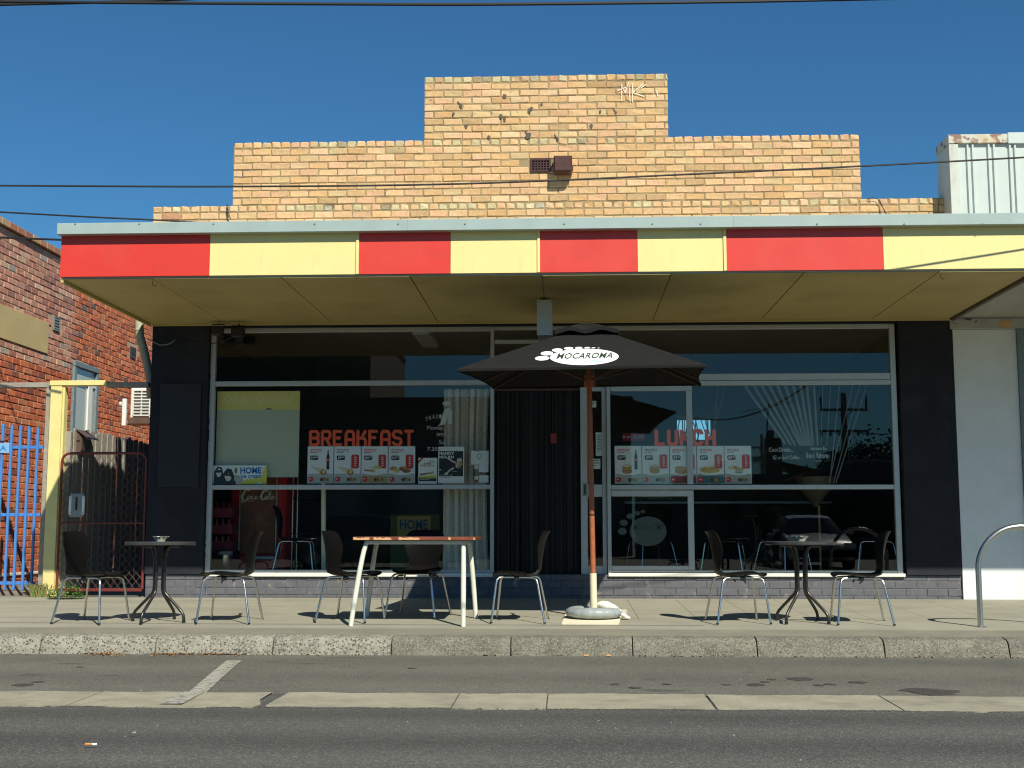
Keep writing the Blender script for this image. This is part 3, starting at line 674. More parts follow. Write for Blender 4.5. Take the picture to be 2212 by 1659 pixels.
# ================================================================== NEIGHBOURING SHOP (right)
nb = thing('neighbouring_shop', 'white walled shop at right with a ribbed white cladding box above its awning', 'building', (XR+1, 0, 0))
q = MB(); q.box(XR+.012, at(2207, 1000, -.01).x, -.02, .25, -.1, at(2120, 712, -.02).z); build(q, 'front_wall', M['whitewall'], nb)
q = MB(); q.box(at(2207, 1000, -.01).x+.004, 9, -.05, .25, -.1, at(2120, 712, -.02).z); build(q, 'corner_panel', M['frameblue'], nb)
q = MB(); za, zb_ = at(2120, 711, -.03).z, at(2120, 688, -.03).z
q.cbox(XR-.02, 9, -.045, .25, za, zb_, .006)
lo = build(q, 'lintel', mat('peeling lintel', (.40,.41,.38), .8, var=.2, scale=8, stain=((.03,.028,.024), 9, .60, .05, .9)), nb)
q = MB(); p = at(2172, 699, -.05); q.prism([(p.x-.06, p.z-.045), (p.x+.07, p.z-.045), (p.x+.075, p.z+.03), (p.x+.02, p.z+.045), (p.x-.065, p.z+.02)], lambda u, v, w_: (u, -.049+w_, v), .003)
build(q, 'bare_patch', M['edgewood'], lo)
mb = MB(); xx0 = edge[-1]+.05; zz = zsof+.03; prof = []
x = xx0
while x < 8.6:
    prof += [(x, zz), (x+.05, zz), (x+.065, zz+.025), (x+.12, zz+.025), (x+.135, zz)]; x += .175
n = len(prof); vs = [(a, YA+.05, b) for a, b in prof]+[(a, -.05, b) for a, b in prof]+[(a, YA+.05, b+.004) for a, b in prof]+[(a, -.05, b+.004) for a, b in prof]
mb.add(vs, [[k, k+1, n+k+1, n+k] for k in range(n-1)]+[[2*n+k, 3*n+k, 3*n+k+1, 2*n+k+1] for k in range(n-1)])
build(mb, 'corrugated_soffit', M['white'], nb)
q = MB(); q.cbox(edge[-1]+.004, edge[-1]+.05, YA+.022, -.05, zsof-.03, zsof+.05, .003); build(q, 'soffit_edge', M['brownmetal'], nb)
q = MB(); q.box(XR, 9, -.02, .25, zb_+.002, 4.6); build(q, 'upper_wall', M['whitewall'], nb)
YC = -.27; cx0 = at(2052, 380, YC).x; ct = at(2052, 291, YC).z
mb = MB(); prof = [(cx0+.11, 0)]; x = cx0+.11
while x < 8.4:
    prof += [(x+.09, 0), (x+.100, -.026), (x+.120, -.026), (x+.130, 0), (x+.150, 0), (x+.160, -.026), (x+.180, -.026), (x+.190, 0)]; x += .245
n = len(prof); z0c, z1c = 3.70, ct-.02
mb.add([(a, YC+.03+b, z0c) for a, b in prof]+[(a, YC+.03+b, z1c) for a, b in prof], [[k, k+1, n+k+1, n+k] for k in range(n-1)])
mb.box(cx0+.1, 8.5, YC+.034, .2, z0c, ct-.03)
cb = build(mb, 'ribbed_cladding', M['ribbed'], nb)
q = MB(); q.cbox(cx0, cx0+.11, YC-.004, .21, z0c, ct-.115, .004); build(q, 'corner_flashing', M['corner'], nb)
q = MB(); xm = at(2176, 300, YC).x; q.cbox(cx0-.004, xm, YC-.012, .215, ct-.11, ct, .006); build(q, 'cap_flashing', M['rust'], nb)
q = MB(); q.cbox(xm+.002, 8.5, YC-.014, .215, ct-.12, ct+.015, .006); build(q, 'cap_flashing', M['ribbed'], nb)

# ================================================================== RED BRICK BUILDING (left) and lane
XW = -7.4
rb = thing('brick_building', 'red brick building beyond the lane with faded paint and a blue grey window', 'building', (XW, 1, 0))
top = atX(0, 470, XW); ZT = top.z
q = MB(); q.box(XW-6, XW-.008, -.3, 11, -.1, ZT-.1); rw = build(q, 'side_wall', M['mortar_red'], rb)
q = MB(); q.cbox(XW-.3, XW+.035, -.3, 11, ZT-.085, ZT, .008); cp = build(q, 'coping', M['mortar_red'], rb)
win = [atX(160, 791, XW), atX(208, 806, XW)]; wy0, wy1 = win[0].y, win[1].y; wz1 = win[0].z; wz0 = wz1-1.55
pat = [atX(0, 700, XW), atX(103, 692+0, XW)]
py1 = atX(103, 730, XW).y; pz0 = atX(103, 765, XW).z; pz1 = atX(103, 698, XW).z
vent = [(atX(116, 690, XW).y, atX(129, 690, XW).y, atX(122, 715, XW).z, atX(122, 684, XW).z), (atX(282, 752, XW).y, atX(293, 752, XW).y, atX(287, 774, XW).z, atX(287, 750, XW).z)]
fady = atX(162, 700, XW).y; fadz = atX(80, 782, XW).z
PR = [((0.512,0.140,0.055), 8), ((0.451,0.116,0.049), 6), ((0.560,0.171,0.067), 6), ((0.390,0.104,0.049), 4), ((0.244,0.085,0.055), 1.5), ((0.183,0.110,0.085), .5), ((0.488,0.195,0.098), 2)]
PF = [((0.478,0.225,0.152), 8), ((0.536,0.275,0.189), 6), ((0.420,0.181,0.123), 6), ((0.560,0.362,0.246), 3), ((0.348,0.160,0.123), 2), ((0.392,0.334,0.275), .8)]
rows = int((ZT-.2)/.0875); rbk = []
for r in range(rows+1):
    z0 = ZT-.1-(r+1)*.0875; y = -.3-(.12 if r % 2 else 0)
    while y < 8.6:
        y0, y1 = max(y, -.3), y+.24; y += .24
        if wy0-.06 < y1 and y0 < wy1+.06 and wz0 < z0+.08 and z0 < wz1+.06:
            if y0 > wy0-.08 and y1 < wy1+.08: continue
            if y0 < wy0: y1 = min(y1, wy0-.055)
            else: y0 = max(y0, wy1+.055)
        bad = False
        for a, b, c, d in vent:
            if y1 > a+.02 and y0 < b-.02 and z0+.08 > c+.01 and z0 < d-.01: bad = True
        if bad or y1-y0 < .04 or z0 < .02: continue
        rbk.append((r, y0, y1, z0))
vis = [i for i, q in enumerate(rbk) if q[1] > 1.25 and q[2]-q[1] > .22 and q[3] > 1.0]
single = set(sorted(vis, key=lambda i: rbk[i][1])[:300]); shr = {}; many = MB()
for i, (r, y0, y1, z0) in enumerate(rbk):
    faded = z0+.04 > fadz and (y0+y1)/2 < fady+.0
    col = pick(PF if faded else PR); dx = rnd.uniform(-.004, .003)
    if i in single:
        v = (rnd.randrange(6), 0)
        if v not in shr:
            q = MB(); q.cbox(-.08, 0, -.114, .114, -.038, .038, .006, jit=.003)
            o = build(q, 'brick', M['brick_red'], rw, local=True); shr[v] = o.data; o.location = Vector((XW+dx, (y0+y1)/2, z0+.0437))-OFF[rw.name]; o.color = col+(1,)
        else: share('brick', shr[v], rw, (XW+dx, (y0+y1)/2, z0+.0437), color=col)
    else: many.cbox(XW-.08+dx, XW+dx, y0+.006, y1-.006, z0+.006, z0+.0815, .006, col=col, jit=.003)
build(many, 'brick_remainder', M['brick_red_many'], rw, kind='stuff')
many = MB(); y = -.3
while y < 8.6:
    many.cbox(XW-.1, XW+.045+rnd.uniform(-.003, .003), y+.006, y+.234, ZT-.09, ZT-.0, .006, col=pick([((.42,.20,.11), 3), ((.36,.15,.08), 3), ((.45,.30,.17), 2)])); y += .24
build(many, 'coping_brick', M['brick_red_many'], cp, kind='stuff')
q = MB(); q.cbox(XW-.002, XW+.012, .2, py1, pz0, pz1, .003); build(q, 'painted_panel', mat('mustard panel', (.55,.43,.20), .7, var=.08, scale=3), rb)
for k, (a, b, c, d) in enumerate(vent):
    q = MB(); q.box(XW-.0078, XW-.006, a, b, c, d, 1)
    q.box(XW-.005, XW+.012, a, a+.015, c, d); q.box(XW-.005, XW+.012, b-.015, b, c, d); q.box(XW-.005, XW+.012, a+.015, b-.015, d-.02, d); q.box(XW-.005, XW+.012, a+.015, b-.015, c, c+.02)
    for j in range(1, 5): z = c+(d-c)*j/5; q.box(XW-.004, XW+.008, a+.015, b-.015, z-.012, z+.012)
    build(q, 'air_vent', [M['grey'] if k == 0 else M['rustbox'], M['dark']], rb)
wn = MB(); e = .075
wn.cbox(XW-.004, XW+.035, wy0-.05, wy0+e-.03, wz0, wz1, .004); wn.cbox(XW-.004, XW+.035, wy1-e+.03, wy1+.05, wz0, wz1, .004); wn.cbox(XW-.004, XW+.042, wy0-.05, wy1+.05, wz1+.002, wz1+.08, .004)
wo = build(wn, 'window', M['frameblue'], rb)
q = MB(); q.box(XW-.0075, XW-.0055, wy0+.04, wy1-.04, wz0, wz1); build(q, 'blind', M['cloth'], wo)
q = MB(); q.cbox(XW-.005, XW+.022, wy0+(wy1-wy0)*.62, wy0+(wy1-wy0)*.80, wz0, wz1-.2, .004); q.cbox(XW-.005, XW+.018, wy0+.045, wy1-.045, wz1-.25, wz1-.2, .004); build(q, 'sash', M['white'], wo)
q = MB(); q.box(XW-.0045, XW-.002, wy0+.045, wy1-.045, wz0, wz1); build(q, 'pane', M['pane'], wo)
# pale damp course line and conduit
q = MB(); q.cbox(XW-.05, XW+.02, .5, 9, .19, .225, .004); build(q, 'damp_course', M['sill'], rb)
q = MB(); p = atX(312, 700, -6.9); q.tube([(XW+.03, 7.35, 3.0), (XW+.03, 7.35, 4.1)], .03, 8); q.tube([(XW+.03, 7.35, 3.0), (XW+.03, 7.5, 2.7), (XW+.03, 7.7, 2.6)], .03, 8); build(q, 'conduit', M['white'], rb)

# yellow post and beam frame over the lane gate
YP = .08
pf = thing('post_and_beam', 'yellow painted timber post carrying a weathered beam to the charcoal pillar', 'post', (at(112, 1285, YP).x, YP, 0))
a, b = at(104, 975, YP-.06).x, at(129, 975, YP-.06).x
q = MB(); q.cbox(a, b, YP-.07, YP+.05, 0, at(120, 836, YP).z, .006)
build(q, 'post', M['yellow'], pf)
q = MB(); q.cbox(a-.075, a-.003, YP-.02, YP+.05, 0, at(120, 836, YP).z-.01, .004); build(q, 'side_batten', M['greywood'], pf)
q = MB(); q.cbox(b+.002, b+.028, YP-.05, YP+.06, 0, at(120, 836, YP).z-.005, .004); build(q, 'side_board', M['yellow'], pf)
zb0, zb1 = at(160, 835, YP).z, at(160, 824, YP).z
def beam(x0, x1, dy, dz, m, nm, tilt=0):
    q = MB(); A, B = at(x0, 830, YP).x, at(x1, 830, YP).x
    q.cbox(A, B, YP-.05+dy, YP+.05+dy, zb0+dz, zb1+dz, .006); o = build(q, nm, M[m], pf); return o
beam(-60, 112, .03, -.012, 'greywood', 'beam'); beam(112, 234, -.02, .004, 'yellow', 'beam'); beam(230, 321, .035, -.012, 'greywood', 'beam')

# blue steel fence
YB = .17
bf = thing('blue_fence', 'bright blue steel picket fence in front of the red brick wall', 'fence', (-6.9, YB, 0))
z_a, z_b, z_c = at(50, 966, YB).z, at(50, 1112, YB).z, at(50, 1260, YB).z
xr_ = at(97, 1112, YB).x
for z in (z_a, z_b, z_c):
    q = MB(); q.cbox(XW+.02, xr_, YB+.018, YB+.046, z-.02, z+.02, .004); build(q, 'rail', M['blue'], bf)
px = at(93.5, 1112, YB).x; k = 0; pk = None
while px-k*.1085 > XW+.02:
    x = px-k*.1085; zt_ = 2.02+.10*k*.11+(.0)
    q = MB(); q.cbox(x-.0145, x+.0145, YB-.017, YB+.016, .075, zt_, .004); build(q, 'picket', M['blue'], bf); k += 1
sg = thing('number_sign', 'pale blue house number sign reading 3A wired to the blue fence', 'sign', at(8, 968, YB-.03))
p0, p1 = at(-26, 979, YB-.03), at(20.5, 957, YB-.03)
q = MB(); q.cbox(p0.x, p1.x, YB-.034, YB-.022, p0.z, p1.z, .004); build(q, 'plate', M['signblue'], sg)
q = MB(); put_text(q, '3A', at(-9, 974, YB-.036).x, at(0, 973.5, YB-.036).z, at(13.5, 974, YB-.036).x-at(-9, 974, YB-.036).x, .065, YB-.0365, bold=.012); build(q, 'lettering', M['p_blue'], sg)
q = MB(); y0 = YB-.03; pts = [at(-26, 953, y0), at(12, 953, y0), at(19, 950, y0), at(20, 944, y0), at(14, 940, y0), at(13, 945, y0)]; q.tube(pts, .006, 6)
pts = [at(12, 980, y0), at(15, 985, y0), at(18, 981, y0), at(15, 978, y0), at(12, 983, y0)]; q.tube(pts, .004, 6); build(q, 'scroll', M['dark'], sg)

# paling fence along the lane
XP = -6.02
pfen = thing('paling_fence', 'weathered grey paling fence running back along the lane behind the red gate', 'fence', (XP, 1.5, 0))
y = .22; i = 0
while y < 6.4:
    wd = rnd.uniform(.088, .10); h = 2.03+rnd.uniform(-.03, .02)
    q = MB(); dx = rnd.uniform(-.006, .006)+(.012 if i % 2 else 0)
    zs0 = .03
    pts = [(y, zs0), (y+wd, zs0), (y+wd, h-rnd.uniform(.0, .02)), (y+wd*.75, h+rnd.uniform(0, .012)), (y+wd*.3, h+rnd.uniform(-.006, .012)), (y, h-rnd.uniform(0, .02))]
    q.prism(pts, lambda u, v, w_: (XP+dx+w_, u, v), .016); build(q, 'paling', M['greywood'], pfen); y += wd+rnd.uniform(.002, .009); i += 1
q = MB()
for z in (.45, 1.05, 1.7): q.cbox(XP-.08, XP-.012, .2, 6.4, z, z+.07, .004)
build(q, 'rail', M['greywood'], pfen)
q = MB(); q.cbox(at(136, 950, .13).x, at(152, 950, .13).x, .13, .2, 0, 1.98, .006); build(q, 'end_post', M['greywood'], pfen)

# red wire gate
YG = .02
gx0, gx1 = at(129.5, 1100, YG).x, at(313, 1100, YG).x
gz0, gz1 = at(220, 1272, YG).z, at(220, 979, YG).z
ga = thing('wire_gate', 'rusty red tube gate filled with chain wire between the yellow post and the charcoal pillar', 'gate', ((gx0+gx1)/2, YG, 0))
r = .016; rc = .10
pts = [(gx0, YG, gz0), (gx0, YG, gz1-rc)]+[(gx0+rc-rc*math.cos(t), YG, gz1-rc+rc*math.sin(t)) for t in (.4, .8, 1.2, 1.57)]
pts += [(gx1-rc, YG, gz1)]+[(gx1-rc+rc*math.sin(t), YG, gz1-rc+rc*math.cos(t)) for t in (.4, .8, 1.2, 1.57)]+[(gx1, YG, gz0)]
q = MB(); q.tube(pts, r, 8); q.cbox(gx0+.0, gx1, YG-.012, YG+.012, gz0-.03, gz0+.006, .003)
q.tube([(gx0, YG, (gz0+gz1)/2-.03), (gx1, YG, (gz0+gz1)/2-.03)], .010, 8); build(q, 'frame', M['gatered'], ga, smooth=40)
q = MB(); s = .088; nW = int((gx1-gx0+gz1-gz0)/s)
zlo, zhi = gz0+.01, gz1-.01; wx0, wx1 = gx0+.01, gx1-.01
k = 0
c = wx0-(zhi-zlo)
while c < wx1:
    for sgn in (1, -1):
        # wire x = c + t*(..) over the height
        pts = []
        A = (c, zlo) if sgn > 0 else (c, zhi); B = (c+(zhi-zlo)*.86, zhi) if sgn > 0 else (c+(zhi-zlo)*.86, zlo)
        (xa, za_), (xb, zb2) = A, B
        t0, t1 = 0., 1.
        if xb-xa: t0 = max(0, (wx0-xa)/(xb-xa)); t1 = min(1, (wx1-xa)/(xb-xa))
        if t1-t0 > .03:
            q.tube([(xa+(xb-xa)*t0, YG+sgn*.0022, za_+(zb2-za_)*t0), (xa+(xb-xa)*t1, YG+sgn*.0022, za_+(zb2-za_)*t1)], .0024, 4, caps=False)
    c += s
build(q, 'chain_wire', M['meshred'], ga, kind='stuff')
p0, p1 = at(149.5, 1117, YG-.02), at(181.5, 1066, YG-.02)
q = MB(); q.cbox(p0.x, p1.x, YG-.028, YG-.02, p0.z, p1.z, .003); sx0 = (p0.x+p1.x)/2; q.box(sx0-.012, sx0+.012, YG-.031, YG-.0275, p0.z+.085, p1.z-.045, 1); sp_ = build(q, 'slot_plate', [mat('grey plate', (.26,.29,.28), .5, metal=.3), M['dark']], ga)
for x in (151.5, 180):
    a = at(x, 1090, YG-.03); q = MB(); q.cbox(a.x-.016, a.x+.016, YG-.036, YG-.0285, p0.z+.03, p1.z-.03, .003)
    q.cbox(a.x-.006, a.x+.006, YG-.039, YG-.0355, p0.z+.045, p0.z+.057, .002, 1); q.cbox(a.x-.006, a.x+.006, YG-.039, YG-.0355, p1.z-.057, p1.z-.045, .002, 1); build(q, 'strap', [M['white'], M['grey']], sp_)
# house shaped letterbox on the fence behind the gate
YL = .34
lx0, lx1 = at(152, 950, YL).x, at(197, 950, YL).x; lz0 = at(175, 978, YL).z; lz1 = at(175, 948, YL).z; lz2 = at(175, 932, YL).z
lb = thing('letterbox', 'brown house shaped metal letterbox above the left end of the wire gate', 'letterbox', ((lx0+lx1)/2, YL, lz0))
q = MB(); xm = lx0+(lx1-lx0)*.62
q.prism([(lx0, lz0), (xm, lz0), (xm, lz1), ((lx0+xm)/2+.02, lz2), (lx0, lz1)], lambda u, v, w_: (u, YL-.05+w_, v), .3); build(q, 'body', M['brownmetal'], lb)
q = MB(); rx = (lx0+xm)/2+.02
for k in range(5):
    t = k/5; A = (rx+(lx1-rx)*t, lz2+.012+(lz1-.02-lz2)*t); B = (rx+(lx1-rx)*(t+.17), lz2+.012+(lz1-.02-lz2)*(t+.17))
    q.prism([A, (A[0], A[1]+.012), (B[0], B[1]+.006), B], lambda u, v, w_: (u, YL-.07+w_, v), .34)
q.prism([(rx, lz2+.004), (rx, lz2+.016), (lx0-.03, lz1+.012), (lx0-.03, lz1)], lambda u, v, w_: (u, YL-.07+w_, v), .34)
build(q, 'roof', M['brownmetal'], lb)
q = MB(); q.box(lx0+.02, xm-.02, YL-.055, YL-.0505, lz1-.035, lz1-.02); build(q, 'slot', M['dark'], lb)
q = MB(); q.box(lx0-.02, lx0+.06, YL+.05, YL+.1, 0, lz0); build(q, 'stand', M['dark'], lb)

# air conditioner on a shelf beside the cafe's side wall
YAC = 4.0
a0, a1 = at(283, 838, YAC), at(318, 903, YAC)
acx0, acx1, acz0, acz1 = a0.x, a0.x+.82, a1.z, a0.z
ac = thing('air_conditioner', 'white air conditioner outdoor unit with square grille, high beside the cafe wall', 'air conditioner', ((acx0+acx1)/2, YAC, acz0))
q = MB(); q.cbox(acx0, acx1, YAC, YAC+.3, acz0, acz1, .012); build(q, 'casing', M['ac'], ac)
gx_, gz_ = (acx0+.05, acx0+.30), (acz0+.04, acz1-.04)
q = MB(); q.box(gx_[0], gx_[1], YAC-.002, YAC-.0008, gz_[0], gz_[1]); build(q, 'opening', M['grey'], ac)
q = MB()
for k in range(9): z = gz_[0]+(gz_[1]-gz_[0])*k/8; q.box(gx_[0], gx_[1], YAC-.02, YAC-.003, z-.007, z+.007)
for k in range(3): x = gx_[0]+(gx_[1]-gx_[0])*k/2; q.box(x-.007, x+.007, YAC-.016, YAC-.004, gz_[0]+.0075, gz_[1]-.0075)
build(q, 'grille', M['ac'], ac)
q = MB(); q.cbox(acx0-.02, XL+.0, YAC-.02, YAC+.32, acz0-.09, acz0-.002, .004); build(q, 'shelf', M['brownmetal'], ac)
q = MB(); q.cbox(acx0-.11, acx0-.05, YAC-.05, YAC+.0, acz0-.12, acz1-.17, .004); q.tube([(acx0-.12, YAC-.03, acz1-.25), (acx0-.15, YAC-.03, acz1-.25)], .035, 10); build(q, 'bracket', M['white'], ac)
# downpipe from the awning
dp = MB(); yq = .3
dp.tube([at(301, 660, yq), at(301, 715, yq), at(302.5, 726, yq), at(305, 736, yq), at(310, 752, yq), at(318, 788, yq), at(324, 815, yq), at(326, 860, yq)], .052, 12)
dpo = build(dp, 'downpipe', M['pipe'], smooth=50); tag(dpo, 'cream downpipe bending behind the charcoal pillar under the awning corner', 'pipe')
q = MB()
for x, y in ((301, 713), (305.5, 738)):
    p = at(x, y, yq); q.lathe([(.054, p.z-.012), (.058, p.z-.008), (.058, p.z+.008), (.054, p.z+.012)], p.x, p.y, 12)
o = build(q, 'collar', M['pipe'], dpo)

# weeds at the foot of the post
def clump(name, label, cx, cy, rx, ry, h, n, mats, long=False):
    q = MB()
    for i in range(n):
        a = rnd.uniform(0, 6.283); d = math.sqrt(rnd.random()); x = cx+rx*d*math.cos(a); y = cy+ry*d*math.sin(a); m = 0 if rnd.random() < .75 else 1
        if long:
            hh = h*rnd.uniform(.5, 1.1); lx, ly = rnd.uniform(-.6, .6)*hh, rnd.uniform(-.5, .3)*hh; wv = .004
            q.add([(x-wv, y, gz(y)), (x+wv, y, gz(y)), (x+lx*.4+wv, y+ly*.4, gz(y)+hh*.7), (x+lx*.4-wv, y+ly*.4, gz(y)+hh*.7), (x+lx, y+ly, gz(y)+hh*.85)], [(0,1,2,3), (3,2,4)], m)
        else:
            z = gz(y)+h*(1-d*d*.8)*rnd.uniform(.15, 1); s = rnd.uniform(.010, .022); t = rnd.uniform(0, 6.283); tl = rnd.uniform(-.5, .9)
            ux, uy = math.cos(t)*s, math.sin(t)*s; vx_, vy_ = -uy*.6, ux*.6
            q.add([(x-ux, y-uy, z), (x+vx_, y+vy_, z+s*.5*tl), (x+ux, y+uy, z+s*tl), (x-vx_, y-vy_, z+s*.4*tl)], [(0,1,2,3)], m)
    o = build(q, name, mats, kind='stuff', fixn=False); return o
p = gp(140, 1294); clump('weeds', '', p.x, p.y+.03, .22, .12, .20, 1100, [M['weed'], M['weed']])
p = gp(80, 1291); clump('dry_grass', '', p.x, p.y+.12, .14, .08, .20, 240, [M['weeddry'], M['weed']], True)

# ================================================================== FURNITURE ON THE FOOTPATH
import bmesh
def solid(mb, t):
    """gives a sheet a thickness"""
    me = bpy.data.meshes.new('x'); me.from_pydata(mb.v, [], mb.f); b = bmesh.new(); b.from_mesh(me)
    bmesh.ops.recalc_face_normals(b, faces=b.faces); bmesh.ops.solidify(b, geom=b.faces[:], thickness=t)
    q = MB(); b.verts.ensure_lookup_table(); q.v = [tuple(v.co) for v in b.verts]; q.f = [[v.index for v in f.verts] for f in b.faces]; q.m = [0]*len(q.f); q.c = [None]*len(q.f)
    b.free(); bpy.data.meshes.remove(me); return q
CH = [(.235,.432,.17), (.225,.447,.185), (.19,.455,.200), (.12,.455,.212), (.03,.447,.216), (-.06,.440,.212), (-.13,.440,.198), (-.175,.452,.178), (-.198,.482,.158), (-.207,.525,.150), (-.214,.575,.160), (-.222,.63,.182), (-.232,.69,.200), (-.246,.75,.203), (-.262,.80,.193), (-.280,.835,.170), (-.300,.855,.13)]
def chair_proto():
    t = thing('chair', '', 'chair', (0,0,0), 'black shell chairs on chrome legs')
    q = MB(); n = len(CH)-1
    def f(u, v):
        k = min(int(v*n+1e-6), n-1); fr = v*n-k; a, b = CH[k], CH[k+1]
        y, z, wd = (a[i]+(b[i]-a[i])*fr for i in range(3)); s = 2*u-1; back = max(0, min(1, (v-.45)/.3))
        dip = .018*s*s*(1-back); cur = .045*s*s*back
        return (wd*s, y+cur, z+dip-.004)
    q.grid(f, 10, n*2); q = solid(q, .011); build(q, 'seat_shell', M['chairshell'], t, smooth=60)
    for sx in (1, -1):
        q = MB(); X = lambda a: sx*a
        q.tube([(X(.255), .235, 0), (X(.205), .195, .36), (X(.196), .187, .397), (X(.180), .165, .416), (X(.172), .12, .420), (X(.170), 0, .421), (X(.172), -.11, .420), (X(.180), -.155, .416), (X(.196), -.182, .397), (X(.205), -.195, .36), (X(.262), -.262, 0)], .0105, 10)
        fr = build(q, 'leg_frame', M['chrome'], t, smooth=50)
        q = MB(); q.lathe([(.0125, 0), (.0125, .014)], sx*.255, .235, 8); q.lathe([(.0125, 0), (.0125, .014)], sx*.262, -.262, 8); build(q, 'foot_cap', M['black'], fr)
        q = MB(); q.cbox(sx*.15, sx*.19, -.02, .03, .392, .425, .006); q.tube([(sx*.19, .005, .40), (sx*.215, .005, .392), (sx*.215, .02, .378), (sx*.19, .02, .372)], .007, 6); build(q, 'link_clip', M['black'], t)
    q = MB(); q.tube([(-.17, .06, .418), (.17, .06, .418)], .009, 8); q.tube([(-.17, -.07, .418), (.17, -.07, .418)], .009, 8); build(q, 'cross_bar', M['chrome'], t)
    return t
def z6(x, y): return gp((200+x/2.4578)*.54861, (2050+y/2.4578)*.54861)
def z7(x, y): return gp((1150+x/2.1067)*.54861, (2050+y/2.1067)*.54861)
def z8(x, y): return gp((2200+x/1.58)*.54861, (2050+y/1.58)*.54861)
def pose(fr, bk):
    f = (fr[0]+fr[1])/2; b = (bk[0]+bk[1])/2; c = (f+b)/2; d = f-b
    return (c.x, c.y, gz(c.y)), math.atan2(d.y, d.x)-math.pi/2
proto = chair_proto(); GC = 'black shell chairs on chrome legs'
CHS = [(([z6(568,1012), z6(770,970)], [z6(15,1010), z6(255,945)]), 'black chair standing in front of the red wire gate, leftmost of all chairs'),
 (([z6(1357,1010), z6(1522,950)], [z6(1935,1008), z6(2058,955)]), 'black chair at the right of the left round table, turned towards that table'),
 (([z7(663,862), z7(797,815)], [z7(192,855), z7(328,798)]), 'black chair at the left end of the brown rectangular table'),
 (([z7(752,815), z7(1160,828)], [z7(920,772), z7(1320,778)]), 'black chair tucked behind the brown rectangular table, facing the road'),
 (([z7(1615,865), z7(1668,805)], [z7(2110,865), z7(2130,812)]), 'black chair between the brown rectangular table and the umbrella pole'),
 (([z8(1345,655), z8(1270,610)], [z8(970,655), z8(903,615)]), 'black chair at the left of the right round table, back towards the umbrella'),
 (([z8(1745,655), z8(1650,620)], [z8(2110,660), z8(2000,622)]), 'black chair at the right of the right round table, rightmost of all outdoor chairs')]
for i, (ff, lab) in enumerate(CHS):
    loc, rz = pose(*ff)
    if i == 0: proto.location = loc; proto.rotation_euler = (0,0,rz); proto['label'] = lab
    else: copytree(proto, loc, rz, lab)
def round_proto():
    t = thing('round_table', '', 'table', (0,0,0), 'round smoked glass tables')
    H = .748
    q = MB(); q.lathe([(.300, H-.006), (.300, H)], 0, 0, 48); build(q, 'glass_top', M['pane_dark'], t, smooth=30)
    q = MB(); pr = [(.302, H-.028), (.320, H-.030), (.326, H-.024), (.326, H-.002), (.320, H+.003), (.303, H+.002), (.302, H-.028)]; q.lathe(pr, 0, 0, 48); build(q, 'rim', M['tabletop'], t, smooth=40)
    for k in range(4):
        a = R(90*k); c, s = math.cos(a), math.sin(a); q = MB()
        pr = [(.22, H-.034), (.12, H-.036), (.088, H-.048), (.074, H-.08), (.062, H-.13), (.056, H-.19), (.054, .33), (.058, .295), (.075, .262), (.12, .220), (.20, .148), (.250, .10), (.268, .072), (.276, .04), (.277, 0)]
        q.tube([(c*r, s*r, z) for r, z in pr], .0145, 10); l = build(q, 'leg', M['gunmetal'], t, smooth=50)
        q = MB(); q.lathe([(.0165, 0), (.0165, .02)], c*.277, s*.277, 10); build(q, 'foot_cap', M['black'], l)
    for z in (.40, .60):
        q = MB(); q.tube([(.038*math.cos(2*math.pi*k/20), .038*math.sin(2*math.pi*k/20), z) for k in range(20)], .007, 8, closed=True); build(q, 'ring_brace', M['gunmetal'], t, smooth=50)
    return t
rt = round_proto()
def tloc(pts): c = sum(pts, Vector())/len(pts); return (c.x, c.y, gz(c.y))
t1 = tloc([z6(787,970), z6(885,1010), z6(1185,955), z6(1290,990)]); t2 = tloc([z8(1340,610), z8(1450,655), z8(1583,620), z8(1697,650)])
def legrot(pts):
    c = sum(pts, Vector())/4; s = sum(((complex(p.x-c.x, p.y-c.y)/abs(complex(p.x-c.x, p.y-c.y)))**4 for p in pts), 0j); return math.atan2(s.imag, s.real)/4
rt.location = t1; rt.rotation_euler.z = legrot([z6(787,970), z6(885,1010), z6(1185,955), z6(1290,990)]); rt['label'] = 'round smoked glass table between two black chairs, in front of the left charcoal pillar'
copytree(rt, t2, legrot([z8(1340,610), z8(1450,655), z8(1583,620), z8(1697,650)]), 'round smoked glass table between two black chairs, in front of the right window')
def ashtray(loc, lab):
    q = MB(); b = loc[2]+.7515; n = 28; pr = [(.0, b+.001), (.046, b+.001), (.050, b+.010), (.060, b+.030), (.073, b+.044), (.078, b+.050), (.070, b+.051), (.050, b+.030), (.040, b+.014), (0, b+.012)]
    s0 = len(q.v); q.lathe(pr, loc[0], loc[1], n)
    for k in range(len(pr)):
        if 3 <= k <= 7:
            for j in range(n):
                x, y, z = q.v[s0+k*n+j]; f = 1+.06*math.cos(j*math.pi); d = .006 if (j % 7 == 0 and k in (5, 6)) else 0
                q.v[s0+k*n+j] = (loc[0]+(x-loc[0])*f, loc[1]+(y-loc[1])*f, z-d)
    o = build(q, 'ashtray', M['clear'], loc=(loc[0], loc[1], b), smooth=30); tag(o, lab, 'ashtray', 'cut glass ashtrays')
ashtray(t1, 'cut glass ashtray on the round table near the red gate'); ashtray(t2, 'cut glass ashtray on the round table in front of the right window')
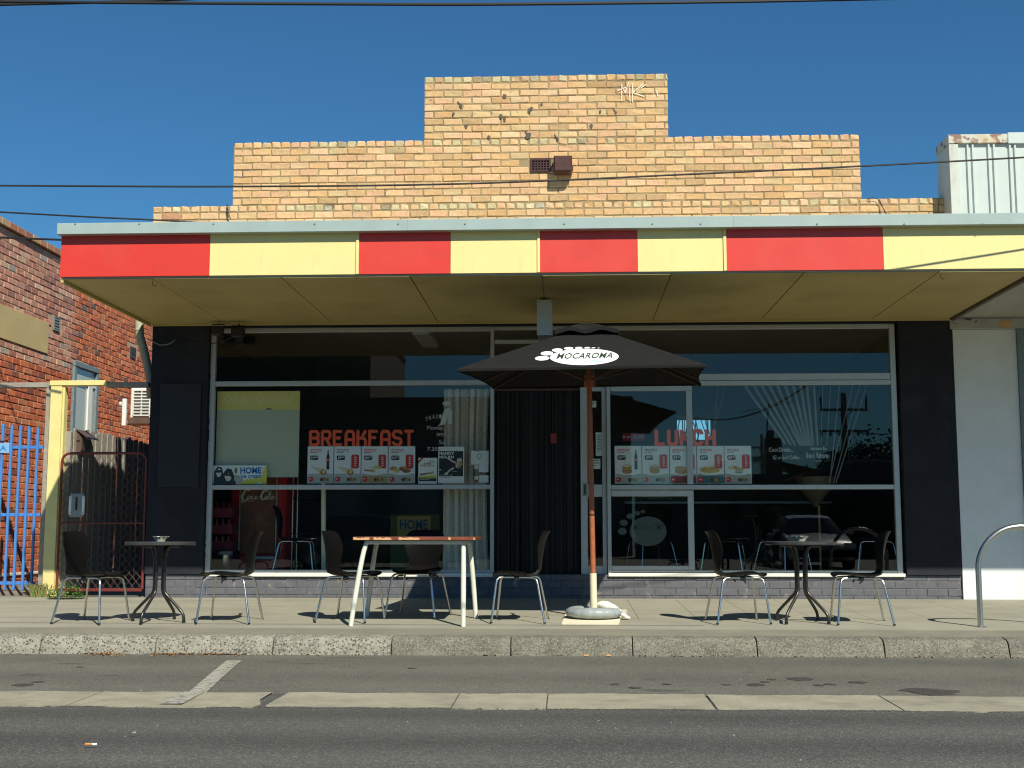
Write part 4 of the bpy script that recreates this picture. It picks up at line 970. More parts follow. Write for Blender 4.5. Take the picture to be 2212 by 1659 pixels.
# rectangular table
fl, fr_, bl_, br_ = z7(487,875), z7(1420,880), z7(620,800), z7(1525,810)
tx0, tx1 = at(763.5, 1164, fl.y+.03).x, at(1027, 1164, fr_.y+.03).x; ty0, ty1 = fl.y+.0, fl.y+.80
zt_ = at(900, 1159.5, ty0).z; th = .032
tb = thing('rectangular_table', 'brown laminate table with chipped orange edge and bowed ivory legs', 'table', ((tx0+tx1)/2, (ty0+ty1)/2, gz(fl.y)))
q = MB(); q.cbox(tx0+.004, tx1-.004, ty0+.004, ty1, zt_-th, zt_, .003); build(q, 'table_top', M['laminate'], tb)
q = MB(); q.cbox(tx0, tx1, ty0-.003, ty0+.0035, zt_-th+.003, zt_-.002, .0015); q.cbox(tx0, tx0+.0035, ty0+.004, ty1, zt_-th+.003, zt_-.002, .0015); q.cbox(tx1-.0035, tx1, ty0+.004, ty1, zt_-th+.003, zt_-.002, .0015)
ed = build(q, 'edge_band', M['edgered'], tb)
q = MB()
for u0, u1 in ((.004, .135), (.17, .315), (.375, .545), (.985, .998), (.78, .80)):
    n = 9; A = tx0+(tx1-tx0)*u0; B = tx0+(tx1-tx0)*u1
    lo_ = [(A+(B-A)*k/n, zt_-th+.003+rnd.uniform(0, .002)) for k in range(n+1)]; hi = [(A+(B-A)*k/n, zt_-.003-(rnd.uniform(0, .012) if k not in (0, 1) else .001)) for k in range(n, -1, -1)]
    q.prism(lo_+hi, lambda u, v, w_: (u, ty0-.0042+w_, v), .003)
build(q, 'chipped_edge', M['edgewood'], ed)
q = MB(); zz = zt_-th-.002; q.cbox(tx0+.10, tx1-.10, ty0+.06, ty0+.09, zz-.035, zz, .003); q.cbox(tx0+.10, tx1-.10, ty1-.09, ty1-.06, zz-.035, zz, .003); q.cbox(tx0+.10, tx0+.13, ty0+.091, ty1-.091, zz-.035, zz-.001, .003); q.cbox(tx1-.13, tx1-.10, ty0+.091, ty1-.091, zz-.035, zz-.001, .003)
build(q, 'apron', M['cream_leg'], tb)
for ft, sx, yy in ((fl, 1, ty0+.075), (fr_, -1, ty0+.075), (bl_, 1, ty1-.075), (br_, -1, ty1-.075)):
    xt = (tx0+.115) if sx > 0 else (tx1-.115); q = MB(); z0 = gz(ft.y); pts = []
    for k in range(11):
        t = k/10; pts.append((xt+(ft.x-xt)*(t**.75), yy+(ft.y-yy)*(t**.75), zz-.02+(z0-zz+.02)*t))
    q.tube(pts, [.021+.003*math.sin(k/10*math.pi) for k in range(11)], 12); build(q, 'leg', M['cream_leg'], tb, smooth=50)

# ------------------------------------------------------------------ umbrella
ub = gp(1283, 1337); UC = Vector((ub.x, ub.y, gz(ub.y)))
M['ribwood_shaded'] = mat('shaded rib timber', (.032,.014,.008), .7, var=.2)  # pole timber darkened in its colour for the shade under the canopy
um = thing('market_umbrella', 'square black canvas umbrella with white oval coffee logo on a timber pole', 'umbrella', UC)
HB = 1.12; ZE = 2.285; ZP = 2.715; rotu = R(-5.0); tilt = R(2.4)
MU = Matrix.Translation((UC.x-.035, UC.y, 0)) @ Matrix.Rotation(rotu, 4, 'Z') @ Matrix.Translation((0, 0, ZE)) @ Matrix.Rotation(tilt, 4, 'X')
cor = [(-1,-1), (1,-1), (1,1), (-1,1)]; TB = .17
def canopy(u, v, k, dz=0):
    a, b = cor[k], cor[(k+1) % 4]; s = u
    e = Vector((a[0]+(b[0]-a[0])*s, a[1]+(b[1]-a[1])*s, 0))*HB
    sag = .05*4*s*(1-s)
    if k != 0: e *= (1-sag*.8)
    p = Vector((a[0]+(b[0]-a[0])*s, a[1]+(b[1]-a[1])*s, 0))*TB; p.z = ZP-ZE
    q = e.lerp(p, v); q.z += dz
    if k != 0: q.z -= .02*math.sin(math.pi*v)*4*s*(1-s)
    return MU @ q
q = MB()
for k in range(4):
    q.grid(lambda u, v: canopy(u, v, k), 10, 8)
    q.grid(lambda u, v: canopy(u, v, k, -.006), 10, 8)
    b = len(q.v)
    for i in range(11): q.v += [tuple(canopy(i/10, 0, k)), tuple(canopy(i/10, 0, k, -.022))]
    for i in range(10): q.f.append([b+2*i, b+2*i+1, b+2*i+3, b+2*i+2]); q.m.append(0); q.c.append(None)
can = build(q, 'canopy', M['canvas'], um)
q = MB(); CW = .30; zc0 = ZP-ZE-.03; zc1 = ZP-ZE+.115
for k in range(4):
    a, b = cor[k], cor[(k+1) % 4]
    def cap(u, v):
        e = Vector((a[0]+(b[0]-a[0])*u, a[1]+(b[1]-a[1])*u, 0))*CW; e.z = zc0+.03+.035*math.sin(u*math.pi*2)**2*(1 if k != 1 else .6)
        p = Vector((0, 0, zc1)); return MU @ e.lerp(p, v)
    q.grid(cap, 12, 4)
    q.grid(lambda u, v: cap(u, 0)-Vector((0, 0, .035*v)), 12, 1)
build(q, 'vent_cap', M['canvas'], um)
q = MB(); top_ = MU @ Vector((0, 0, ZP-ZE-.03)); bs = Vector((UC.x, UC.y, UC.z+.05))
q.tube([bs, bs.lerp(top_, .5), top_], .0265, 14); pole = build(q, 'pole', M['timber'], um, smooth=50)
def onpole(z): return bs.lerp(top_, (z-bs.z)/(top_.z-bs.z))
q = MB(); q.tube([onpole(UC.z+.055), onpole(.37)], .0335, 16); build(q, 'sleeve', M['ivory'], um, smooth=50)
q = MB(); zb2 = at(1283, 1112, UC.y).z; q.tube([onpole(zb2-.008), onpole(zb2+.008)], .0275, 14); build(q, 'pole_mark', M['dark'], um)
hubz = 2.24; hc = onpole(hubz); q = MB(); q.tube([hc-Vector((0,0,.06)), hc+Vector((0,0,.06))], .05, 12); build(q, 'hub', M['timber'], um)
for k in range(4):
    for j in (0, 1):
        a, b = cor[k], cor[(k+1) % 4]
        d = Vector((a[0], a[1], 0)) if j == 0 else Vector(((a[0]+b[0])/2, (a[1]+b[1])/2, 0))
        f = .985 if j == 0 else .93
        e = MU @ (d*HB*f+Vector((0,0,-.022))); p = MU @ (d*.04+Vector((0,0,ZP-ZE-.045)))
        q = MB(); q.tube([p, e], .011, 6); rb_ = build(q, 'rib', M['ribwood_shaded'], um)
        m_ = p.lerp(e, .52); q = MB(); q.tube([hc+(m_-hc).normalized()*.04, m_-Vector((0,0,.012))], .009, 6); build(q, 'strut', M['ribwood_shaded'], rb_)
P0, P1, P2 = MU @ Vector((-HB, -HB, 0)), MU @ Vector((HB, -HB, 0)), MU @ Vector((0, -TB, ZP-ZE))
NN = (P1-P0).cross(P2-P0).normalized(); NN = NN if NN.z > 0 else -NN
def onfac(x, y, off=.004):
    d = ray(x, y); o = P0+NN*off; t = (o-CAM).dot(NN)/d.dot(NN); return CAM+d*t
q = MB(); ofs = [.004]
def oval(cx, cy, rx, ry, m, n=36, rot=0, off=.004):
    vs = [onfac(cx, cy, off)]
    for k in range(n):
        a = 2*math.pi*k/n; x, y = rx*math.cos(a), ry*math.sin(a); vs.append(onfac(cx+x*math.cos(rot)-y*math.sin(rot), cy+x*math.sin(rot)+y*math.cos(rot), off))
    q.add(vs, [[0, 1+k, 1+(k+1) % n] for k in range(n)], m)
u6 = lambda x, y: ((2050+x/4.9156)*.54861, (1350+y/4.9156)*.54861)
c = u6(1232, 272); oval(c[0], c[1], 74.5, 17.6, 0, 48, R(-.8))
for i, (x, y, rx, ry) in enumerate(((416, 298, 140, 43), (510, 203, 122, 40), (710, 140, 104, 33), (928, 106, 92, 25), (1124, 97, 73, 20), (1290, 93, 56, 14), (1410, 96, 38, 8), (1510, 99, 26, 5))):
    c = u6(x, y); oval(c[0], c[1], rx*.1116, ry*.1116, 0, 24, R(-2), .0042+.0002*i)
def tx(s, x0, y0, x1, y1, m, shear, bold, off, skew):
    A, B = u6(x0, y1), u6(x1, y0); wpx, hpx = B[0]-A[0], A[1]-B[1]
    put_text(q, s, 0, 0, wpx, hpx, 0, m, shear, bold, fn=lambda u, t: tuple(onfac(A[0]+u, A[1]-t-skew*u, off)))
tx('MOCAROMA', 690, 200, 1772, 308, 1, .35, .006, .008, .018); tx('coffee', 1222, 326, 1582, 366, 2, .3, 0, .008, .02)
build(q, 'logo', [M['p_white'], M['logo_dark'], M['logo_teal']], can, fixn=False)
# weights round the foot of the pole
bp = [gp(1213, 1350), gp(1337, 1350), gp(1345, 1322), gp(1224, 1322)]
q = MB(); q.prism([(p.x, p.y) for p in bp], lambda u, v, w_: (u, v, gz(v)+.002+w_), .009)
o = build(q, 'base_board', M['board'], loc=tuple(sum(bp, Vector())/4)); tag(o, 'cream board lying on the footpath under the umbrella foot', 'board')
q = MB(); nr, ns = 96, 12; RC, zc = .195, UC.z+.011
b = 0
for i in range(nr):
    a = 2*math.pi*i/nr; lob = .5+.5*abs(math.cos(a*7+.4)); pk = 1-.5*(1-lob)**5*6
    for j in range(ns):
        t = 2*math.pi*j/ns; rr = .082*min(1, max(.80, pk)); hgt = .052*min(1, max(.70, pk))
        q.v.append((UC.x+(RC+rr*math.cos(t))*math.cos(a), UC.y+(RC+rr*math.cos(t))*math.sin(a), zc+.052+hgt*math.sin(t)+.004*math.sin(a*3)*(math.sin(t) > 0)))
for i in range(nr):
    for j in range(ns): q.f.append([i*ns+j, ((i+1) % nr)*ns+j, ((i+1) % nr)*ns+(j+1) % ns, i*ns+(j+1) % ns]); q.m.append(0); q.c.append(None)
o = build(q, 'ring_weight', M['ring'], loc=UC, smooth=80); tag(o, 'grey puckered vinyl ring weight lying round the umbrella pole', 'weight')
q = MB(); pts = []
for k in range(15):
    t = k/14; pts.append((UC.x+.03+.255*t, UC.y+.02-.10*t*t, UC.z+.135-.075*t**1.6))
q.tube(pts, [.018+.028*math.sin(min(1, (k/14)*1.25)*math.pi)**.7*(1 if k < 11 else .6)+(.03 if k == 14 else 0) for k in range(15)], 12)
q.v = [(x+rnd.uniform(-.006, .006), y+rnd.uniform(-.006, .006), max(gz(y)+.012, z+rnd.uniform(-.006, .006))) for x, y, z in q.v]
pe = pts[-1]
for k in range(6): q.tube([(pe[0]-.03, pe[1], pe[2]), (pe[0]+.03+.006*k, pe[1]-.03+.014*k, gz(pe[1])+.014)], [.018, .009], 5)
o = build(q, 'cloth_bag', M['cloth'], loc=(UC.x+.15, UC.y+.1, UC.z), smooth=60); tag(o, 'crumpled white bag draped over the right of the grey ring weight', 'bag')

# ------------------------------------------------------------------ bicycle hoop
hb0 = gp(2118.5, 1354); z0 = gz(hb0.y); hw = .39; hx = hb0.x
zt2 = at(2200, 1137, hb0.y).z
pts = [(hx, hb0.y, z0)]+[(hx, hb0.y, z0+(zt2-hw-z0)*k/3) for k in (1, 2, 3)]+[(hx+hw-hw*math.cos(t), hb0.y, zt2-hw+hw*math.sin(t)) for t in [math.pi*k/20 for k in range(1, 20)]]+[(hx+2*hw, hb0.y, zt2-hw), (hx+2*hw, hb0.y, z0)]
hp = thing('bicycle_hoop', 'stainless steel bicycle hoop standing on the footpath by the white wall', 'bike rack', (hx+hw, hb0.y, z0))
q = MB(); q.tube(pts, .0255, 14); build(q, 'hoop', M['steel'], hp, smooth=50)
for x in (hx, hx+2*hw): q = MB(); q.lathe([(.055, z0+.001), (.055, z0+.006), (.027, z0+.009)], x, hb0.y, 20); build(q, 'flange', M['steel'], hp, smooth=30)

# ------------------------------------------------------------------ small things under the awning
YX = -1.55
a, b = at(1160, 724, YX), at(1193, 647, YX)
lb_ = thing('light_box_sign', 'narrow white light box hanging end on from the awning soffit above the door', 'sign', ((a.x+b.x)/2, YX+.45, b.z))
q = MB(); q.cbox(a.x, b.x, YX, YX+.012, a.z, b.z, .003)
for x in (a.x+.018, b.x-.018):
    for z in (a.z+.022, b.z-.022): q.prism([(x+.006*math.cos(k), z+.006*math.sin(k)) for k in range(6)], lambda u, v, w_: (u, YX-.003+w_, v), .004, 1)
build(q, 'end_plate', [M['whitewall'], M['dark']], lb_)
q = MB(); q.cbox(a.x+.006, b.x-.006, YX+.0125, YX+.95, a.z+.005, b.z-.005, .003); build(q, 'body', M['grey'], lb_)
q = MB(); xm = (a.x+b.x)/2
for y in (YX+.1, YX+.8): q.tube([(xm, y, b.z), (xm, y, zsof)], .009, 6); q.cbox(xm-.05, xm+.05, y-.02, y+.02, zsof-.012, zsof-.001, .002)
q.tube([(xm+.02, YX+.1, b.z), (xm+.035, YX+.09, b.z+.05), (xm+.01, YX+.1, zsof)], .005, 6)
build(q, 'hanger', M['brownmetal'], lb_)
q = MB(); a, b = at(340, 1052, -.03), at(436, 828, -.03); q.cbox(a.x, b.x, -.052, -.031, a.z, b.z, .004)
o = build(q, 'blackboard', M['dark'], loc=((a.x+b.x)/2, -.04, a.z)); tag(o, 'plain black board fixed to the left charcoal pillar', 'board')
for x, y, lab, r in ((514, 719, 'black floodlight under the awning, the right one of the two over the left window', .055), (470, 716, 'black floodlight under the awning near the left pillar corner', .05)):
    p = at(x, y, -.22); f = thing('floodlight', lab, 'light', p, 'black floodlights under the awning')
    q = MB(); q.cbox(p.x-r*1.3, p.x+r*1.3, p.y-.06, p.y+.05, p.z-r, p.z+r, .012); q.cbox(p.x-r*1.1, p.x+r*1.1, p.y+.051, p.y+.08, p.z-r*.8, p.z+r*.8, .006); build(q, 'housing', M['black'], f)
    q = MB(); q.tube([(p.x-r*1.4, p.y, p.z), (p.x-r*1.4, p.y+.03, p.z+.09), (p.x+r*1.4, p.y+.03, p.z+.09), (p.x+r*1.4, p.y, p.z)], .008, 6); q.tube([(p.x, p.y+.03, p.z+.09), (p.x, p.y+.06, 3.235)], .01, 6); build(q, 'bracket', M['black'], f)
q = MB(); q.tube([at(318, 731, -.06), at(330, 738, -.07), at(344, 745, -.07), at(358, 745, -.07), at(370, 741, -.06), at(377, 735, -.05)], .007, 6)
o = build(q, 'loose_cable', M['grey'], loc=at(344, 745, -.07)); tag(o, 'short loop of grey cable hanging from the top of the left charcoal pillar', 'cable')
q = MB(); q.tube([at(377, 735, -.05), at(420, 742, -.06), at(458, 742, -.06), at(480, 738, -.1), at(510, 725, -.16)], .006, 6)
o = build(q, 'loose_cable', M['cable'], loc=at(420, 742, -.06)); tag(o, 'black cable running along the left pillar top to the floodlights', 'cable')
p = at(1257, 1248, -.02)
# butts, scraps and leaves on the road
def onr(x, y, z): d = ray(x, y); return CAM+d*((z-CAM.z)/d.z)
p = onr(197, 1611, -.222); bt = thing('cigarette_butt', 'orange and white cigarette butt on the dark asphalt at lower left', 'cigarette butt', p)
q = MB(); q.tube([(p.x-.028, p.y, p.z+.007), (p.x+.006, p.y, p.z+.007)], .0055, 8); build(q, 'filter', mat('filter orange', (.62,.26,.06)), bt)
q = MB(); q.tube([(p.x+.006, p.y, p.z+.007), (p.x+.026, p.y+.002, p.z+.007)], .0055, 8); build(q, 'paper', M['p_white'], bt)
q = MB()
for x, y, z, s in ((290, 1581, -.227, .016), (1125, 1566, -.24, .006), (560, 1520, -.27, .008), (600, 1520, -.275, .008), (1293, 1556, -.24, .008), (1330, 1572, -.235, .007), (270, 1590, -.225, .005), (340, 1567, -.232, .006), (880, 1558, -.24, .006), (1585, 1587, -.228, .008), (1730, 1640, -.21, .007), (2000, 1600, -.22, .005), (640, 1635, -.212, .005), (1450, 1560, -.24, .005), (305, 1490, -.275, .010), (1600, 1468, -.27, .008)):
    p = onr(x, y, z+.006); n = 5; q.prism([(p.x+.6*s*rnd.uniform(.6, 1.2)*math.cos(k*1.256), p.y+.6*s*rnd.uniform(.6, 1.3)*math.sin(k*1.256)) for k in range(n)], lambda u, v, w_: (u, v, p.z-.004+w_), .004)
o = build(q, 'paper_scraps', M['scrap'], kind='stuff'); tag(o, 'small white paper scraps scattered on the asphalt', 'litter')
q = MB()
for i in range(420):
    if rnd.random() < .75:
        x = rnd.choice([rnd.gauss(450, 45), rnd.gauss(740, 50), rnd.gauss(980, 70)])*.496; y = 1407+rnd.gauss(5, 2.5)
    else: x = rnd.uniform(0, 2212); y = 1413+rnd.gauss(2, 2)
    p = onr(x, y, zr+.006); p.y = min(p.y, KY-.03); s = rnd.uniform(.006, .018); t = rnd.uniform(0, 6.3); c, s_ = math.cos(t)*s, math.sin(t)*s
    q.add([(p.x-c, p.y-s_, p.z), (p.x+s_*.5, p.y-c*.5, p.z+rnd.uniform(0, .01)), (p.x+c, p.y+s_, p.z+.003), (p.x-s_*.5, p.y+c*.5, p.z+rnd.uniform(0, .008))], [(0,1,2,3)])
o = build(q, 'dry_leaves', M['leafdry'], kind='stuff', fixn=False); tag(o, 'dry brown leaf litter lying along the foot of the kerb', 'leaves')
for x, y in ((1303*.0+(2000+334/1.0886)*.54861, 1414), ((2000+429/1.0886)*.54861, 1414)):
    p = onr(x, y, zr); p.y = min(p.y, KY-.04); q = MB(); q.tube([(p.x-.02, p.y, p.z+.008), (p.x+.02, p.y+.004, p.z+.008)], .006, 8); o = build(q, 'cigarette_butt', mat('butt', (.62,.30,.10)), loc=p)
    tag(o, 'orange cigarette butt lying in the gutter %s' % ('below the umbrella base' if x < 2200*.6 and x < 1300 else 'just right of the umbrella base'), 'cigarette butt', 'butts in the gutter')

q = MB()
zst = [((2000+x/1.0886)*.54861, (2300+y/1.0886)*.54861, s) for x, y, s in ((1250,405,34), (1810,460,70), (460,428,12), (545,443,16), (680,428,12), (1060,430,22), (1130,408,10), (1380,428,14), (1500,420,22), (935,430,10), (1330,432,14), (1100,418,14))]+[(x/1.106*.54861, (2300+y/1.106)*.54861, s) for x, y, s in ((105,437,28), (165,425,16), (960,365,14), (1790,365,14), (350,360,10))]
for x, y, s in zst:
    d = ray(x, y); z = zr; 
    for _ in range(4): p = CAM+d*((z-CAM.z)/d.z); z = onroad(p.y)+.004
    n = 14; q.prism([(p.x+s/320*rnd.uniform(.6, 1.1)*math.cos(k*6.283/n), p.y+min(.16, s/330)*rnd.uniform(.6, 1.1)*math.sin(k*6.283/n)) for k in range(n)], lambda u, v, w_: (u, v, onroad(v)+.0015+w_), .002)
o = build(q, 'oil_stains', mat('oil stain', (.052,.050,.042), .7, var=.25, scale=20), kind='stuff'); tag(o, 'dark oil stains on the asphalt of the parking lane', 'stains')
# ------------------------------------------------------------------ wires overhead
def wire(label, pts, r):
    q = MB(); P = [at(*p) for p in pts]
    # smooth through the points
    out = []
    for i in range(len(P)-1):
        p0, p1, p2, p3 = P[max(i-1, 0)], P[i], P[i+1], P[min(i+2, len(P)-1)]
        for k in range(8):
            t = k/8; out.append(.5*((2*p1)+(p2-p0)*t+(2*p0-5*p1+4*p2-p3)*t*t+(3*p1-p0-3*p2+p3)*t**3))
    out.append(P[-1]); q.tube(out, r, 6)
    o = build(q, 'overhead_wire', M['cable'], loc=P[len(P)//2]); tag(o, label, 'wire')
wire('black wire crossing in front of the cream brick parapet below the junction box', [(-300, 401, -4.3), (0, 401, -4.2), (500, 403, -4.03), (1000, 397, -3.86), (1500, 376, -3.69), (1860, 359, -3.57), (2212, 340, -3.45), (2500, 322, -3.35)], .0085)
wire('black wire running from upper left down to the left end of the zinc flashing', [(-200, 446, -.4), (0, 458, -.4), (200, 469, -.4), (330, 475, -.35), (470, 483, -.2)], .010)
wire('black wire meeting the red end of the awning fascia at left', [(-200, 505, -1.2), (0, 513, -1.3), (170, 519.5, -1.4)], .012)
wire('thick black wire along the very top of the photo', [(-300, 0, -7), (0, 3, -7), (300, 6, -7), (700, 8.5, -7), (1000, 9.5, -7), (1300, 7, -7), (1700, 1.5, -7), (2300, -12, -7)], .011)
wire('pale wire sagging at the top left corner of the photo', [(-200, 16, -6.6), (0, 10, -6.6), (150, 6.5, -6.6), (290, 2.5, -6.6), (500, -6, -6.6)], .011)

# ================================================================== WINDOW SIGNS AND POSTERS
YW = .0605                                       # just behind the shop glass
class Art:
    """flat print: rectangle of the survey on a plane; each layer a hair nearer the glass"""
    def __init__(s, th, x0, x1, y0, y1, Y=YW):
        A, B = at((x0+x1)/2-(x1-x0)/2, (y0+y1)/2, Y), at(x1, (y0+y1)/2, Y)
        s.x0, s.x1 = A.x, B.x; s.z0 = at((x0+x1)/2, y1, Y).z; s.z1 = at((x0+x1)/2, y0, Y).z; s.Y = Y; s.th = th; s.k = 1
        s.w, s.h = s.x1-s.x0, s.z1-s.z0
    def sheet(s, m, name='sheet', t=.002):
        q = MB(); q.box(s.x0, s.x1, s.Y+.006, s.Y+.006+t, s.z0, s.z1); s.sh = build(q, name, m, s.th); return s.sh
    def fn(s): s.k += 1; Y = s.Y+.0056-.00022*s.k; return lambda u, v: (s.x0+u*s.w, Y, s.z0+v*s.h)
    def part(s, name, items):
        q = MB(); mats = []
        def mi(m):
            if M[m] not in mats: mats.append(M[m])
            return mats.index(M[m])
        for it in items:
            f = s.fn(); kind, m = it[0], mi(it[1])
            if kind == 'rect': a, b, c, d = it[2:]; q.add([f(a, c), f(b, c), f(b, d), f(a, d)], [(0,1,2,3)], m)
            elif kind == 'poly': q.add([f(*p) for p in it[2]], [list(range(len(it[2])))], m)
            elif kind == 'ell':
                cx, cy, rx, ry = it[2:6]; n = 20; jit = it[6] if len(it) > 6 else 0
                q.add([f(cx+rx*math.cos(6.2832*k/n)*(1+rnd.uniform(-jit, jit)), cy+ry*math.sin(6.2832*k/n)*(1+rnd.uniform(-jit, jit))) for k in range(n)], [list(range(n))], m)
            elif kind == 'text':
                t, a, b, c, d = it[2:7]; sh, bo = (it[7:9] if len(it) > 7 else (0, 0)); put_text(q, t, a, c, b-a, d-c, 0, m, sh, bo, fn=f)
            elif kind == 'line': ribbon(q, it[2], it[3], f, m)
            elif kind == 'bars':
                a, b, c, d, n = it[2:7]
                for r in range(n):
                    x = a; y1 = d-(d-c)*r/n; y0 = y1-(d-c)/n*.5
                    end = b if r < n-1 else a+(b-a)*.6
                    while x < end-.02:
                        l = rnd.uniform(.04, .14); x1 = min(x+l, end); q.add([f(x, y0), f(x1, y0), f(x1, y1), f(x, y1)], [(0,1,2,3)], m); x = x1+.018
        return build(q, name, mats, s.sh if hasattr(s, 'sh') and False else s.th, fixn=False)
def coca(q_items, m, a, b, c, d):
    """script lettering as strokes fitted in a rectangle"""
    S_ = []
    def L(pts, w): S_.append((pts, w*1.25))
    L([(.24,.86), (.20,.98), (.12,.92), (.05,.66), (.02,.38), (.05,.18), (.13,.16), (.22,.30)], .05)
    L([(.05,.18), (.0,.02), (.06,.0), (.16,.12), (.28,.08), (.40,.10)], .025)
    L([(.24,.52), (.19,.42), (.19,.28), (.23,.22), (.27,.32), (.27,.46), (.24,.52)], .03)
    L([(.37,.50), (.32,.46), (.30,.34), (.33,.24), (.39,.28)], .032)
    L([(.48,.48), (.43,.46), (.41,.34), (.43,.24), (.48,.36), (.48,.50), (.48,.26), (.52,.26)], .03)
    L([(.53,.42), (.57,.44)], .03)
    L([(.78,.88), (.74,.98), (.67,.88), (.61,.60), (.60,.34), (.65,.18), (.72,.24), (.75,.36)], .05)
    L([(.66,.74), (.80,.86), (.93,.80)], .022)
    L([(.76,.52), (.72,.42), (.72,.28), (.76,.22), (.79,.32), (.79,.46), (.76,.52)], .03)
    L([(.83,.28), (.87,.62), (.87,.80), (.84,.70), (.83,.30), (.86,.22), (.89,.28)], .028)
    L([(.98,.48), (.93,.46), (.91,.34), (.93,.24), (.98,.36), (.98,.50), (.98,.26), (1.0,.26)], .03)
    for pts, w_ in S_: q_items.append(('line', m, [(a+(b-a)*x, c+(d-c)*y) for x, y in pts], w_*(b-a)))
def can(cx, c0, c1, w_):
    it = [('poly', 'p_red', [(cx-w_, c0+.02), (cx-w_*.85, c0), (cx+w_*.85, c0), (cx+w_, c0+.02), (cx+w_, c1-.03), (cx+w_*.8, c1), (cx-w_*.8, c1), (cx-w_, c1-.03)]), ('rect', 'p_grey', cx-w_*.78, cx+w_*.78, c1-.008, c1+.006)]
    h = c1-c0
    for k in range(5): y = c0+h*(.18+.15*k); it.append(('line', 'p_sheet', [(cx-w_*.25, y), (cx+w_*.35, y+h*.03), (cx-w_*.1, y+h*.09)], .014))
    return it
def bottle(cx, c0, c1):
    h = c1-c0; P = [(.0, .035), (.03, .06), (.3, .052), (.42, .06), (.55, .062), (.68, .055), (.82, .026), (.9, .022)]
    pl = [(cx+r, c0+h*t) for t, r in P]+[(cx-r, c0+h*t) for t, r in P[::-1]]
    return [('poly', 'p_cola', pl), ('rect', 'p_red', cx-.026, cx+.026, c0+h*.905, c1), ('rect', 'p_red', cx-.058, cx+.058, c0+h*.42, c0+h*.56), ('line', 'p_sheet', [(cx-.045, c0+h*.46), (cx, c0+h*.51), (cx+.045, c0+h*.5)], .014)]
def blob(m, cx, cy, rx, ry): return ('ell', m, cx, cy, rx, ry, .1)
def food(kind):
    r = [('ell', 'p_white', .50, .31, .44, .085), ('ell', 'p_sheet', .50, .318, .37, .062)]
    if kind == 'wrap':
        return [('poly', 'p_wrap', [(.14,.44), (.18,.48), (.62,.42), (.72,.34), (.66,.26), (.50,.26)]), ('poly', 'p_white', [(.16,.455), (.6,.40), (.64,.42), (.2,.475)]), blob('p_meat', .62, .30, .12, .07), blob('p_egg', .63, .31, .085, .05), blob('p_lettuce', .56, .34, .05, .018), blob('p_meat', .70, .28, .03, .02)]
    if kind == 'sandwich':
        return r+[('poly', 'p_wrap', [(.08,.40), (.46,.44), (.56,.36), (.50,.28), (.12,.34)]), ('poly', 'p_meat', [(.10,.37), (.50,.34), (.50,.315), (.12,.335)]), ('poly', 'p_egg', [(.40,.46), (.62,.48), (.80,.42), (.70,.38), (.50,.40)]), ('line', 'p_lettuce', [(.5,.40), (.62,.42), (.78,.41)], .014), ('poly', 'p_white', [(.10,.395), (.45,.43), (.50,.41), (.14,.375)])]
    if kind == 'fryup':
        return r+[blob('p_bun', .18, .40, .14, .06), blob('p_egg', .30, .33, .14, .05), blob('p_lettuce', .33, .34, .06, .02), blob('p_meat', .55, .39, .16, .06), blob('p_meat', .68, .34, .17, .06), blob('p_bun', .62, .42, .10, .03), blob('p_tan', .78, .38, .07, .04)]
    if kind == 'burger':
        return r+[blob('p_bun', .46, .32, .19, .06), ('rect', 'p_meat', .28, .64, .335, .365), blob('p_lettuce', .45, .385, .20, .028), ('rect', 'p_egg', .30, .62, .355, .37), blob('p_bun', .46, .44, .185, .062), blob('p_wrap', .46, .465, .13, .03)]
    if kind == 'burgerfries':
        return r+[blob('p_bun', .40, .31, .22, .05), ('rect', 'p_meat', .2, .6, .33, .35), blob('p_lettuce', .40, .365, .22, .022), blob('p_bun', .40, .41, .21, .055), blob('p_fries', .72, .35, .15, .07)]+[('line', 'p_egg', [(.6+.03*k, .29), (.66+.03*k+rnd.uniform(-.05,.05), .42)], .022) for k in range(7)]
    if kind == 'fries':
        return r+[blob('p_fries', .48, .36, .36, .085)]+[('line', rnd.choice(['p_egg', 'p_fries', 'p_bun', 'p_tan']), [(x, y), (x+rnd.uniform(-.12, .12), y+rnd.uniform(-.05, .05))], .022) for x, y in [(rnd.uniform(.2, .76), rnd.uniform(.31, .42)) for _ in range(34)]]
    return r+[blob('p_egg', .32, .42, .2, .05), blob('p_meat', .40, .43, .07, .03), blob('p_fries', .55, .38, .16, .05), blob('p_grey', .52, .32, .17, .05), ('line', 'p_white', [(.36,.32), (.5,.34), (.68,.33)], .014)]
